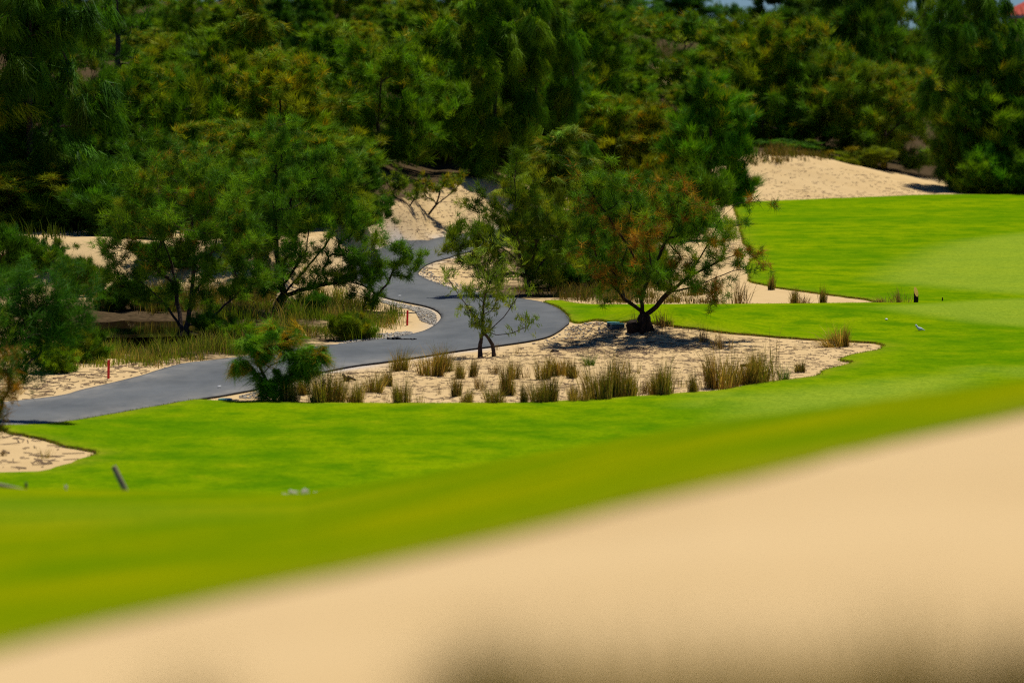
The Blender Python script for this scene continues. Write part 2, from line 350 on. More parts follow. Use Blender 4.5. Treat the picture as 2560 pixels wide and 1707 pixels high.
def gz(x, y):                                   # height of the built ground, relief included
    j = np.interp(x / y, ug, np.arange(NC)); i = np.interp(y, yg, np.arange(NR))
    i0 = np.clip(np.floor(i).astype(int), 0, NR - 2); j0 = np.clip(np.floor(j).astype(int), 0, NC - 2); fi, fj = i - i0, j - j0
    return (GZ[i0, j0] * (1 - fi) * (1 - fj) + GZ[i0 + 1, j0] * fi * (1 - fj) + GZ[i0, j0 + 1] * (1 - fi) * fj + GZ[i0 + 1, j0 + 1] * fi * fj)
ii, jj = np.meshgrid(np.arange(NR - 1), np.arange(NC - 1), indexing='ij'); a = (ii * NC + jj).ravel()
QUADS = np.stack([a, a + 1, a + NC + 1, a + NC], 1)
GV = np.stack([GX.ravel(), GY.ravel(), GZ.ravel()], 1)

def mound(P, k, soft): return np.clip(0.5 + P / soft, 0, 1) * k
# litter: strong on the wooded slope, faint below the single trees
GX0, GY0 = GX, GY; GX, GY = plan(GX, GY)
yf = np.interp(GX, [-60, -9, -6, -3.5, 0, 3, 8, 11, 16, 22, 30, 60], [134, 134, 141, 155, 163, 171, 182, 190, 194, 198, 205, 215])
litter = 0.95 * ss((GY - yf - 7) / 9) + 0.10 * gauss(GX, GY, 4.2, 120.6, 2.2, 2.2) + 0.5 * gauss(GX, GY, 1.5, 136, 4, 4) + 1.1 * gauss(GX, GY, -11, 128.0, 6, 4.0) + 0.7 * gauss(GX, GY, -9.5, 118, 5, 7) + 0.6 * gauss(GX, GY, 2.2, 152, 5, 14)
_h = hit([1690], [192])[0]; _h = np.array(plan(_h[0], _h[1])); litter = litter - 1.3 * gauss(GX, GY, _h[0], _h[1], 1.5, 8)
litter = litter * np.where((GX > -14) & (GY > 134) & (GY < 144) & (GX < -7), 0.3, 1)
GX, GY = GX0, GY0
grit = np.exp(-np.clip(-d_path, 0, 9) / 0.35) * (0.2 + 0.65 * (np.abs(GX.ravel() + 3) < 3.5)) * (0.5 + vnoise(GX / 1.2, GY / 1.5, 31)).ravel() * 1.6
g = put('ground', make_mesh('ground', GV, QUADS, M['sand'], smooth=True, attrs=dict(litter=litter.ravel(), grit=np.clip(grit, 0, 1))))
tag(g, kind='structure')

def sheet(name, D, lift, mat, skirt, attrs, kind='structure', skirt_mat=None):
    """the part of the ground grid with D > 0, cut along D = 0, lifted, with a skirt down to the ground"""
    D = D.ravel(); T = np.concatenate([QUADS[:, [0, 1, 2]], QUADS[:, [0, 2, 3]]]); s = D[T] > 0; n = s.sum(1)
    used = T[n == 3]; V = [GV + np.array([0, 0, 0])]; base = len(GV); extra = []; cut = {}; tris = [used]; edges = []
    at = {k: [v] for k, v in attrs.items()}; mixed = T[(n > 0) & (n < 3)]; ex = []; new = []
    def cp(i, j):
        k = (min(i, j), max(i, j))
        if k not in cut:
            cut[k] = base + len(extra); t = D[i] / (D[i] - D[j]); extra.append((i, j, t))
        return cut[k]
    for t in mixed.tolist():
        ins = [D[k] > 0 for k in t]
        while not (ins[0] and not ins[2]): t = t[1:] + t[:1]; ins = ins[1:] + ins[:1]
        if ins[1]: p, q = cp(t[1], t[2]), cp(t[0], t[2]); new += [[t[0], t[1], p], [t[0], p, q]]; edges.append((p, q))
        else: p, q = cp(t[0], t[1]), cp(t[0], t[2]); new += [[t[0], p, q]]; edges.append((p, q))
    E = np.array([(e[0], e[1]) for e in extra]); tt = np.array([e[2] for e in extra])[:, None]
    VE = GV[E[:, 0]] * (1 - tt) + GV[E[:, 1]] * tt; allV = np.concatenate([GV, VE]); T2 = np.concatenate([used, np.array(new)])
    A = {k: np.concatenate([v, v[E[:, 0]] * (1 - tt[:, 0]) + v[E[:, 1]] * tt[:, 0]]) for k, v in attrs.items()}
    lf = np.broadcast_to(np.asarray(lift, float), (len(GV),)); allV[:, 2] += np.concatenate([lf, lf[E[:, 0]]]); keep = np.unique(T2); remap = -np.ones(len(allV), int); remap[keep] = np.arange(len(keep))
    VV = allV[keep]; T2 = remap[T2]; A = {k: v[keep] for k, v in A.items()}
    e = remap[np.array(edges)]; lows = VV[e.ravel()].copy(); lows[:, 2] -= skirt; k0 = len(VV)
    sk = np.array([[e[i, 0], k0 + 2 * i, k0 + 2 * i + 1, e[i, 1]] for i in range(len(e))])
    A = {k: np.concatenate([v, np.where(k == 'edge', 1.0, 1.0) * v[e.ravel()]]) for k, v in A.items()}
    me = make_mesh(name, np.concatenate([VV, lows]), [T2, sk], mat, smooth=True, attrs=A)
    me.materials.append(skirt_mat or mat)
    if skirt_mat:
        mi = np.zeros(len(me.polygons), np.int32); mi[len(T2):] = 1; me.polygons.foreach_set('material_index', mi)
    sm = np.ones(len(me.polygons), bool); sm[len(T2):] = False; me.polygons.foreach_set('use_smooth', sm)
    o = put(name, me); tag(o, kind=kind); return o, VV[e[:, 0]], VV[e[:, 1]]
mown = np.zeros(GX.size)
for P, soft in zip(P_mown, (3.0, 2.0, 3.0, 5.0)): mown = np.maximum(mown, ss(0.5 + sdf(P, GX, GY) / soft))
olive = ss((84 - GY.ravel()) / 62)
edge_t = np.exp(-np.clip(d_turf_w, 0, 50) / 0.35)
lift_t = np.interp(GY.ravel(), [0, 60, 80], [0.012, 0.02, 0.06])
turf, e0, e1 = sheet('fairway_lawn', d_turf_w, lift_t, M['turf'], 0.08, dict(mown=mown, olive=olive, edge=edge_t), skirt_mat=M['thatch'])
tag(turf, 'bright green mown golf fairway sweeping between the sand')
hilltop, _, _ = sheet('hilltop_lawn', d_green + wob, 0.07, M['turf'], 0.12, dict(mown=mown * 0 + .3, olive=olive * 0, edge=np.exp(-np.clip(d_green, 0, 50) / 0.5)))
tag(hilltop, 'small sunlit lawn on the hill crest between trees')
dust = np.exp(-np.clip(d_path, 0, 9) / 0.7) * (0.25 + 0.75 * (GY.ravel() < 112)) * 0.8
path, _, _ = sheet('cart_path', d_path + 0.12 * wob, 0.05, M['asphalt'], 0.2, dict(edge=np.exp(-np.clip(d_path, 0, 9) / 0.07), dust=dust), skirt_mat=M['tar'])
tag(path, 'grey asphalt cart path winding in an S bend through the sand')

# ------------------------------------------------------------------ pond
def water_material():
    m = NT('pond_water', 0.05, 0.5); m.base((0.02, 0.012, 0.006)); m.bump(m.noise(3, 3, .5, (1, .3, 1)), 0.08, 0.02); return m.m
pc = hit([345], [812])[0]
th = np.linspace(0, 2 * math.pi, 65)[:-1]; wx = pc[0] + 4.4 * np.cos(th); wy = pc[1] + 6.5 * np.sin(th)
wv = np.concatenate([[(pc[0], pc[1], 0)], np.stack([wx, wy, 0 * wx], 1)]); wl = gz(np.array([pc[0] - 2.6, pc[0] + 2.6]), np.array([pc[1], pc[1]])).mean()
wv[:, 2] = min(-0.22, wl)
pond = put('pond_water', make_mesh('pond_water', wv, np.array([[0, 1 + k, 1 + (k + 1) % 64] for k in range(64)]), water_material())); tag(pond, 'still brown pond water in the shade behind the roadside grass', kind='structure')

# ------------------------------------------------------------------ blades, tufts, needles
def norm(v): return v / (np.linalg.norm(v, axis=-1, keepdims=True) + 1e-9)
def needles(rs, cen, dirs, cols, n, L, Wd, spread, bias, jit=0.06, cvar=0.2):
    """n thin needles from each centre; returns V, F, colours"""
    k = len(cen); c = np.repeat(cen, n, 0); d = np.repeat(dirs, n, 0); col = np.repeat(cols, n, 0)
    rnd = norm(rs.normal(size=(k * n, 3))); d = norm(d * (1 - spread) + rnd * spread + np.array([0, 0, bias]))
    ln = L * (0.6 + 0.8 * rs.rand(k * n, 1)); b = c + rs.normal(size=(k * n, 3)) * jit
    side = norm(np.cross(d, norm(rs.normal(size=(k * n, 3))))) * (Wd * 0.5)
    bend = np.array([0, 0, bias * 0.25]) * ln
    p0, p1, tip = b - side, b + side, b + d * ln + bend
    V = np.stack([p0, p1, tip], 1).reshape(-1, 3); F = np.arange(len(V)).reshape(-1, 3)
    col = col * (1 + cvar * (rs.rand(len(col), 1) - 0.5) * 2); return V, F, np.repeat(np.clip(col, 0.001, 1), 3, 0)

def crown_points(rs, n, W, H, z0, shape, lobes, lean=(0, 0)):
    """attractor points gathered in clumps inside the crown's envelope"""
    out = []; cs = []
    tries = 0
    while len(cs) < lobes and tries < 2000:
        tries += 1
        t = rs.rand(); a = rs.rand() * 2 * math.pi
        if shape == 'dome': r = math.sqrt(max(0, 1 - (max(t - .35, 0) / 0.72) ** 2)) * (0.65 + 0.35 * min(1, t / 0.35))
        elif shape == 'cone': r = (1 - t) ** 0.75 * (0.75 + 0.25 * min(1, t / .1)) + 0.08
        elif shape == 'column': r = (0.55 + 0.45 * math.sin(math.pi * min(1, t * 1.05) ** 0.8)) * (1 if t < .8 else (1 - t) / .2 * .8 + .2)
        else: r = math.sqrt(max(0.02, 1 - (2 * t - 1) ** 2))
        q = r * (0.35 + 0.6 * math.sqrt(rs.rand()))
        c = np.array([q * W / 2 * math.cos(a), q * W / 2 * math.sin(a), z0 + t * (H - z0) * 0.92])
        R_ = W * (0.13 + 0.09 * rs.rand())
        if all(np.linalg.norm((c - o[0]) * (1, 1, .8)) > 0.75 * (R_ + o[1]) * 0.8 for o in cs) or tries > 1200: cs.append((c, R_))
    for k in range(n):
        c, R_ = cs[k % len(cs)]; d = norm(rs.normal(size=3)); p = c + d * R_ * (0.25 + 1.15 * rs.rand()) * np.array([1.15, 1.15, 0.8])
        out.append(p)
    P = np.array(out); P[:, 0] += lean[0] * P[:, 2] / H; P[:, 1] += lean[1] * P[:, 2] / H
    P = P[(P[:, 2] > 0.12) & (P[:, 2] < H * 1.02)]; return P

def grow(rs, limbs, att, r_tip=0.012, expo=0.5, minr=0.0):
    """skeleton: limbs given as polylines, every attractor joined by its own curved branch"""
    pos, par, chains = [], [], []
    for L in limbs:
        L = [np.array(p, float) for p in L]
        if pos:
            P = np.array(pos); j = int(np.argmin(((P - L[0]) ** 2).sum(1)))
        else: j = -1
        ch = []
        for i in range(len(L) - 1):
            seg = max(2, int(np.linalg.norm(L[i + 1] - L[i]) / 0.22))
            for t in range(0 if (i == 0 and j == -1) else 1, seg + 1):
                p = L[i] + (L[i + 1] - L[i]) * t / seg + (rs.normal(size=3) * 0.012 if t not in (0,) else 0)
                pos.append(p); par.append(j if not ch else ch[-1]); ch.append(len(pos) - 1)
        chains.append(ch)
    base = pos[0]; order = np.argsort(((att - base) ** 2).sum(1)); tips = []
    for k in order:
        a = att[k]; P = np.array(pos); dv = a - P; d = np.sqrt((dv ** 2).sum(1)) + 1.3 * np.maximum(0, P[:, 2] - a[2] + 0.1) + 0.12 * np.sqrt(((P - base)[:, :2] ** 2).sum(1)) + np.where(P[:, 2] < 0.25, 2, 0)
        j = int(np.argmin(d)); p = P[j]; ln = np.linalg.norm(a - p)
        if ln < 0.05: continue
        pp = P[par[j]] if par[j] >= 0 else p - np.array([0, 0, 1.0]); dr = norm(p - pp)
        ctl = p + dr * ln * 0.35 + norm(a - p) * ln * 0.2 + np.array([0, 0, 0.08 * ln]); m = max(2, min(7, int(ln / 0.28) + 1)); ch = []; prev = j
        for t in np.arange(1, m + 1) / m:
            q = (1 - t) ** 2 * p + 2 * t * (1 - t) * ctl + t * t * a + (rs.normal(size=3) * 0.015 * ln if t < 1 else 0)
            pos.append(q); par.append(prev); prev = len(pos) - 1; ch.append(prev)
        chains.append(ch); tips.append(prev)
    P = np.array(pos); cnt = np.zeros(len(pos))
    for t in tips: cnt[t] += 1
    for i in range(len(pos) - 1, 0, -1):
        if par[i] >= 0: cnt[par[i]] += cnt[i]
    rad = r_tip * np.maximum(cnt, 1) ** expo; rad = np.maximum(rad, minr)
    return P, np.array(par), chains, rad, tips
def branch_mesh(P, par, chains, rad, thin=3):
    Vs, Fs, n0 = [], [], 0
    for ch in chains:
        idx = ([par[ch[0]]] if par[ch[0]] >= 0 else []) + list(ch); pts = P[idx]
        if len(pts) < 2: continue
        r = rad[idx].copy()
        if par[ch[0]] >= 0: r[0] = r[1]
        r = np.minimum.accumulate(r); n = 8 if r[0] > 0.07 else (5 if r[0] > 0.025 else thin)
        d = np.empty_like(pts); d[1:-1] = pts[2:] - pts[:-2]; d[0] = pts[1] - pts[0]; d[-1] = pts[-1] - pts[-2]; d = norm(d)
        a = norm(np.cross(d, np.array([0.31, 0.9, 0.2]))); b = np.cross(d, a); t = np.arange(n) * 2 * math.pi / n
        ring = pts[:, None] + r[:, None, None] * (np.cos(t)[None, :, None] * a[:, None] + np.sin(t)[None, :, None] * b[:, None])
        Vs.append(ring.reshape(-1, 3)); m = len(pts); i, k = np.meshgrid(np.arange(m - 1), np.arange(n), indexing='ij'); q = (n0 + i * n + k).ravel(); q2 = (n0 + i * n + (k + 1) % n).ravel()
        Fs.append(np.stack([q, q2, q2 + n, q + n], 1)); n0 += m * n
    return np.concatenate(Vs), np.concatenate(Fs)
def palette(rs, k, cols, probs):
    c = np.array(cols)[rs.choice(len(cols), k, p=np.array(probs) / sum(probs))]; return c * (0.75 + 0.5 * rs.rand(k, 1))
GREENS = [(0.075, 0.155, 0.008), (0.110, 0.185, 0.008), (0.050, 0.115, 0.010), (0.15, 0.185, 0.010)]
def tree_meshes(name, seed, H, W, z0, shape, n_att, lobes, tufts, n_need, L, Wd, spread=0.62, bias=0.1, cols=GREENS, probs=(4, 3, 3, 1), limbs=None, lean=(0, 0), extra=None, colfn=None, r_tip=0.012, fine=None, bark='bark', expo=0.5):
    rs = np.random.RandomState(seed)
    att = crown_points(rs, n_att, W, H, z0, shape, lobes, lean)
    if extra is not None: att = np.concatenate([att, np.asarray(extra, float)])
    if limbs is None:
        tx, ty = lean; limbs = [[(0, 0, -0.3), (tx * .2 + rs.normal() * .05, ty * .2, H * .3), (tx * .6 + rs.normal() * .08, ty * .6, H * .62), (tx * .9, ty * .9, H * .9)]]
        if shape in ('dome', 'ball'):
            limbs[0] = limbs[0][:3]
            for k in range(4):
                a = k * 1.57 + rs.rand(); limbs.append([limbs[0][1], (limbs[0][1][0] + W * .18 * math.cos(a), limbs[0][1][1] + W * .18 * math.sin(a), H * .5), (limbs[0][1][0] + W * .32 * math.cos(a), limbs[0][1][1] + W * .32 * math.sin(a), H * .72)])
    P, par, chains, rad, tips = grow(rs, limbs, att, r_tip, expo)
    V, F = branch_mesh(P, par, chains, rad); tm = make_mesh(name + '_wood', V, F, M[bark], smooth=True)
    tips = np.array(tips); end = P[tips]; dr = norm(end - P[par[tips]])
    k = len(tips); tt = rs.rand(k, tufts, 1) ** 1.3; cen = end[:, None] - dr[:, None] * tt * 0.55 + rs.normal(size=(k, tufts, 3)) * 0.11 * (W / 5 if fine is None else fine)
    dd = norm(dr[:, None] + rs.normal(size=(k, tufts, 3)) * 0.45); cen = cen.reshape(-1, 3); dd = dd.reshape(-1, 3)
    base = palette(rs, k, cols, probs) * (0.7 + 0.6 * rs.rand(k, 1)); c = np.repeat(base, tufts, 0) * (0.8 + 0.4 * rs.rand(k * tufts, 1))
    if colfn: c = colfn(rs, cen, c)
    V, F, cc = needles(rs, cen, dd, c, n_need, L, Wd, spread, bias)
    cm = make_mesh(name + '_foliage', V, F, M['needle'], col=cc); return tm, cm
def plant_tree(kind, meshes, base, scale=(1, 1, 1), rz=0, tint=(1, 1, 1), label='', cat='tree', group=None):
    t = empty(kind, base, rz, label=label, cat=cat, group=group); t.scale = scale
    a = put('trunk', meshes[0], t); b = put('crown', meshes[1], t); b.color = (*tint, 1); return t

# ------------------------------------------------------------------ tree kinds shared by the wood on the slope
def tip_yellow(p, col=(0.22, 0.185, 0.010)):
    def f(rs, cen, c):
        m = rs.rand(len(c)) < p * np.clip((cen[:, 2] - cen[:, 2].min()) / np.ptp(cen[:, 2]), 0, 1) * 1.6
        c[m] = np.array(col) * (0.7 + 0.6 * rs.rand(m.sum(), 1)); return c
    return f
K = {}
YG = [(0.10, 0.175, 0.008), (0.075, 0.155, 0.008), (0.14, 0.18, 0.010), (0.05, 0.115, 0.008)]
K['dome_a'] = tree_meshes('dome_a', 11, 6, 6.0, 0.5, 'dome', 270, 24, 9, 22, 0.44, 0.026, spread=0.45, bias=0.22, colfn=tip_yellow(0.06), r_tip=0.008)
K['dome_b'] = tree_meshes('dome_b', 12, 6, 5.2, 0.4, 'dome', 260, 22, 9, 22, 0.42, 0.026, spread=0.45, bias=0.18, cols=YG, colfn=tip_yellow(0.14), r_tip=0.008)
K['cone_a'] = tree_meshes('cone_a', 13, 8, 4.2, 0.3, 'cone', 280, 26, 9, 22, 0.48, 0.026, bias=0.35, spread=0.4, r_tip=0.008)
K['cone_b'] = tree_meshes('cone_b', 14, 8, 3.6, 0.3, 'column', 280, 26, 9, 22, 0.50, 0.026, bias=0.5, spread=0.38, colfn=tip_yellow(0.06), r_tip=0.008)
K['weep_a'] = tree_meshes('weep_a', 15, 10, 5.0, 0.7, 'column', 260, 24, 10, 22, 0.60, 0.026, bias=-0.8, spread=0.3, lean=(0.5, 0), r_tip=0.009)
K['weep_b'] = tree_meshes('weep_b', 16, 10, 4.4, 0.8, 'cone', 260, 24, 10, 22, 0.55, 0.026, bias=-0.6, spread=0.36, cols=YG, colfn=tip_yellow(0.10), r_tip=0.009)
K['bush_a'] = tree_meshes('bush_a', 17, 2.6, 3.6, 0.05, 'ball', 150, 14, 8, 22, 0.36, 0.026, bias=0.3, spread=0.5, fine=0.9, r_tip=0.008)
K['thin'] = tree_meshes('thin', 18, 8, 3.0, 1.0, 'column', 130, 18, 4, 16, 0.42, 0.026, bias=0.35, spread=0.4, r_tip=0.014)
DIM = dict(dome_a=(6, 6.0), dome_b=(6, 5.2), cone_a=(8, 4.2), cone_b=(8, 3.6), weep_a=(10, 5), weep_b=(10, 4.4), bush_a=(2.6, 3.6), thin=(8, 3.0))
def wood_tree(kind, x, yb, yt, wpx, k, tint, label, rz=None, dist=None, group='trees of the wooded slope', cat='tree'):
    if dist is None: p = hit([x], [yb])[0]
    else: u, v = ray(x, yb); p = np.array([u * dist, dist, ground_z(u * dist, dist)])
    px_m = FPX / p[1]
    u, vt = ray(x, yt); h = (CAM_H + vt * p[1]) - p[2]; wd = wpx / px_m; H0, W0 = DIM[k]
    sx = wd / W0; sz = h / H0; rs = random.Random(int(x * 7 + yt))
    return plant_tree(kind, K[k], (p[0], p[1], p[2] - 0.1), (sx, sx, sz), rs.random() * 6.28 if rz is None else rz, tint, label, cat, group)
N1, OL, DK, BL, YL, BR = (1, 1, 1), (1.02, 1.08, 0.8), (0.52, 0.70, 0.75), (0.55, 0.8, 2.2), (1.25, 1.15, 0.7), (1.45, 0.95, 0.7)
T = [  # x, ground y, top y, width (photo pixels), kind, tint, label
 (75, 560, -260, 430, 'weep_a', DK, 'tall dark drooping tree filling the upper left corner'),
 (-110, 560, -100, 330, 'weep_b', OL, 'drooping tree cut by the left edge of the picture'),
 (25, 572, 390, 380, 'dome_b', N1, 'broad tree standing above the pale sand bank at the far left'),
 (215, 575, 400, 300, 'bush_a', DK, 'dark bush above the pale bank, below the tall drooping tree'),
 (295, 330, -70, 200, 'thin', DK, 'thin dark tree with bare upright stems beside the tall drooping tree'),
 (380, 420, 150, 300, 'dome_a', OL, 'leaning tree reaching right from the tall drooping one'),
 (440, 230, 90, 260, 'bush_a', YL, 'yellowish bush on the hill crest beside dry grass'),
 (405, 560, 330, 280, 'dome_a', DK, 'dark tree behind the crown of the forked tree by the pond'),
 (560, 330, 60, 250, 'cone_a', N1, 'bushy conical tree on the hill behind the tree by the pond'),
 (640, 360, -80, 230, 'weep_b', YL, 'tall tree with yellow-green plumes left of the sky gap'),
 (560, 520, 290, 330, 'dome_b', N1, 'spreading tree in the second row behind the pond tree'),
 (700, 430, 120, 330, 'dome_b', YL, 'broad tree with golden top below the sky gap'),
 (760, 560, 300, 300, 'cone_b', N1, 'plumed tree above the tree that leans from the roadside grass'),
 (830, 560, 330, 220, 'cone_a', N1, 'upright young tree left of the sandy slope'),
 (830, 330, 50, 230, 'cone_a', OL, 'pointed tree on the hill below the sky gap'),
 (945, 405, 95, 330, 'dome_a', OL, 'broad round tree on brown litter above the sandy slope'),
 (1085, 400, 20, 230, 'cone_b', YL, 'yellow-green tree left of the tall weeping tree'),
 (1235, 450, -140, 250, 'weep_a', OL, 'tall weeping tree with hanging strands in the middle'),
 (1150, 400, -30, 230, 'weep_b', N1, 'dark leaning tree left of the tall weeping one'),
 (1345, 500, -120, 220, 'weep_a', DK, 'tall dark weeping tree right of the middle'),
 (1420, 430, 110, 240, 'cone_b', OL, 'olive tree right of the tall dark weeping tree'),
 (1480, 300, -60, 240, 'cone_a', OL, 'pointed tree high on the slope left of the umbrella tree'),
 (1640, 262, 30, 320, 'dome_a', OL, 'umbrella-shaped tree with visible forks before a pale sand patch'),
 (1400, 610, 300, 260, 'weep_b', N1, 'drooping tree behind the leaf-light pair of trunks'),
 (1530, 470, 230, 250, 'dome_b', YL, 'bushy tree with ochre tips behind the rust-tipped tree'),
 (1640, 540, 250, 240, 'cone_b', BR, 'reddish-brown tipped tree beside the dense plumed tree'),
 (1775, 560, 165, 210, 'cone_b', (0.75, 1.05, 0.9), 'dense upright plumed tree at the corner of the far lawn'),
 (1850, 330, 170, 200, 'bush_a', YL, 'low bush below the small lawn on the hill'),
 (1700, 600, 420, 230, 'bush_a', N1, 'dark green bush behind the top of the rust-tipped tree'),
 (1950, 420, 30, 330, 'dome_b', OL, 'large olive tree on the dune left of the right-hand wood'),
 (2060, 425, 120, 300, 'dome_a', N1, 'large green tree on top of the sand dune'),
 (2100, 330, -120, 230, 'weep_b', DK, 'tall dark tree behind the dune trees'),
 (2210, 445, 150, 320, 'dome_b', N1, 'spreading tree at the end of the dune with dark forked trunk'),
 (2250, 380, -40, 180, 'thin', N1, 'thin tree with sky showing through its feathery top'),
 (2180, 350, -120, 230, 'cone_b', DK, 'tall dark column tree left of the feathery one'),
 (2450, 470, -150, 260, 'weep_a', DK, 'tall very dark tree left of the red-roofed house'),
 (2430, 478, 230, 170, 'dome_a', DK, 'dark tree at the far lawn edge below the tallest right tree'),
 (2490, 478, 95, 250, 'cone_b', N1, 'tree whose tip ends just below the house roof'),
 (2600, 480, 130, 260, 'cone_a', DK, 'conical tree cut by the right edge of the picture'),
 (2440, 484, 395, 130, 'bush_a', YL, 'yellow-green shrub at the right foot of the dune'),
 (2500, 484, 360, 170, 'bush_a', (0.8, 1.1, 0.9), 'fresh green shrub along the far lawn edge'),
 (2545, 484, 370, 230, 'bush_a', N1, 'green shrub at the far lawn edge by the right border'),
 (1880, 440, 250, 220, 'bush_a', N1, 'green bush at the left end of the dune top'),
 (1985, 445, 345, 170, 'bush_a', DK, 'low dark shrub on the dune crest'),
 (900, 560, 340, 150, 'cone_a', DK, 'dark young tree at the left foot of the sandy slope'),
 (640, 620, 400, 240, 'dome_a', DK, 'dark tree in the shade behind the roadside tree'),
 (310, 590, 460, 260, 'bush_a', DK, 'dark undergrowth bush on top of the pale bank'),
 (1460, 690, 470, 260, 'bush_a', (0.6, 0.7, 0.7), 'very dark bush left of the rust-tipped tree'),
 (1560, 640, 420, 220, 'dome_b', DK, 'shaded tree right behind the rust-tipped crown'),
 (160, 450, 60, 300, 'dome_a', DK, 'dark rounded tree behind the tall drooping tree'),
 (500, 440, 190, 220, 'bush_a', OL, 'olive bush halfway up the left slope'),
 (1290, 330, 40, 220, 'dome_b', OL, 'olive tree high between the two tall weeping trees'),
 (1760, 350, 190, 220, 'dome_b', OL, 'olive shrubby tree right of the pale hilltop sand'),
 (290, 772, 690, 130, 'bush_a', DK, 'dark scrub bush on the far pond bank left of the forked tree'),
 (545, 850, 775, 130, 'bush_a', DK, 'dark scrub right of the foot of the forked pond tree'),
 (615, 862, 800, 110, 'bush_a', YL, 'yellowish scrub between the pond tree and the roadside tree'),
 (215, 905, 815, 130, 'bush_a', (0.7, 0.75, 0.5), 'dark rounded bush in the roadside grass left of the left stake'),
 (140, 930, 850, 120, 'bush_a', YL, 'light leafy bush at the verge near the left border'),
 (880, 848, 775, 120, 'bush_a', (1.2, .95, .7), 'brown-green bush in the grass left of the right stake'),
 (770, 790, 725, 110, 'bush_a', DK, 'dark bush behind the roadside grass under the leaning tree'),
 (640, 745, 690, 120, 'bush_a', DK, 'dark bush at the foot of the pale bank behind the leaning tree'),
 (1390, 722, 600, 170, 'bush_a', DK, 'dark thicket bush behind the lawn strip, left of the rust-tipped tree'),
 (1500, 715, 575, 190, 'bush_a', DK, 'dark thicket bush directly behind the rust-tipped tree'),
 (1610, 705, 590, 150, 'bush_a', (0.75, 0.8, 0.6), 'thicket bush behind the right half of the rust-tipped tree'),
 (5, 690, 560, 170, 'bush_a', DK, 'dark bush before the pale bank right at the left border'),
 (205, 735, 640, 130, 'bush_a', (0.7, 0.75, 0.5), 'dark scrub at the foot of the pale bank between the border and the pond'),
 (400, 775, 715, 130, 'bush_a', (0.9, 0.8, 0.6), 'greyish scrub on the far rim of the pond'),
 (110, 672, 590, 150, 'bush_a', DK, 'low dark bush on top of the pale bank near the left border'),
 (420, 668, 600, 170, 'bush_a', DK, 'low dark bush on the pale bank behind the forked pond tree'),
 (2160, 450, 365, 160, 'bush_a', BR, 'brownish shrub near the right end of the dune crest'),
]
for t in T:
    dd = None
    if 1860 <= t[0] <= 2230 and 335 <= t[1] <= 450: dd = {1950: 214, 2060: 213, 2210: 211, 1880: 216, 1985: 209, 2160: 206.5, 2180: 222}.get(t[0], 215); dd = true_dist(dd)
    wood_tree('tree' if t[4] != 'bush_a' else 'bush', *t[:4], t[4], t[5], t[6], dist=dd, cat='tree' if t[4] != 'bush_a' else 'bush')
rf_ = random.Random(77)
LM = [(75, 'the tall drooping tree at the left'), (295, 'the thin dark tree'), (400, 'the tree leaning right'), (560, 'the conical hill tree'), (640, 'the yellow-plumed tree'), (775, 'the sky gap'), (945, 'the broad round tree'), (1130, 'the sandy slope'), (1225, 'the tall weeping tree'),
      (1330, 'the dark weeping tree'), (1420, 'the olive tree'), (1530, 'the ochre-tipped tree'), (1640, 'the umbrella tree'), (1775, 'the dense plumed tree')]
used_labels = {}
def gap_label(x, y, h):
    lx, nm = min(LM, key=lambda q: abs(q[0] - x)); side = 'left of' if x < lx - 35 else ('right of' if x > lx + 35 else 'in line with'); band = 'high on the crest' if y < 175 else ('on the upper slope' if y < 270 else ('halfway up the slope' if y < 380 else ('on the lower slope' if y < 520 else 'near the foot of the slope')))
    for sz in ('', 'second ', 'third ', 'fourth '):
        l = '%s%s %s %s %s' % (sz, 'upright bush' if h > 3.4 * FPX / 260 else 'low bush', band, side, nm)
        if l not in used_labels: used_labels[l] = 1; return l
    return l
for k in range(46):
    x = rf_.uniform(-120, 1830); dd = rf_.uniform(186, 250) if x > 900 else rf_.uniform(160, 245); dd = true_dist(dd); u, v = ray(x, 300); zz = float(ground_z(u * dd, dd)); yb = 75 + 0
    yg_ = 853.5 - FPX * math.tan(math.atan2(zz - CAM_H, dd) + TILT)
    if 1560 < x < 1800 and yg_ < 260: continue
    up = k % 2; hgt = (rf_.uniform(3.5, 6.0) if up else rf_.uniform(1.6, 3.2)) * FPX / dd
    wood_tree('bush', x, 0, yg_ - hgt, rf_.uniform(85, 140) if up else rf_.uniform(150, 220), rf_.choice(['cone_a', 'cone_b']) if up else rf_.choice(['bush_a', 'dome_b']), rf_.choice([N1, OL, YL, DK, OL]), gap_label(x, yg_, hgt), dist=dd, group='bushes between the trees of the wooded slope', cat='bush')
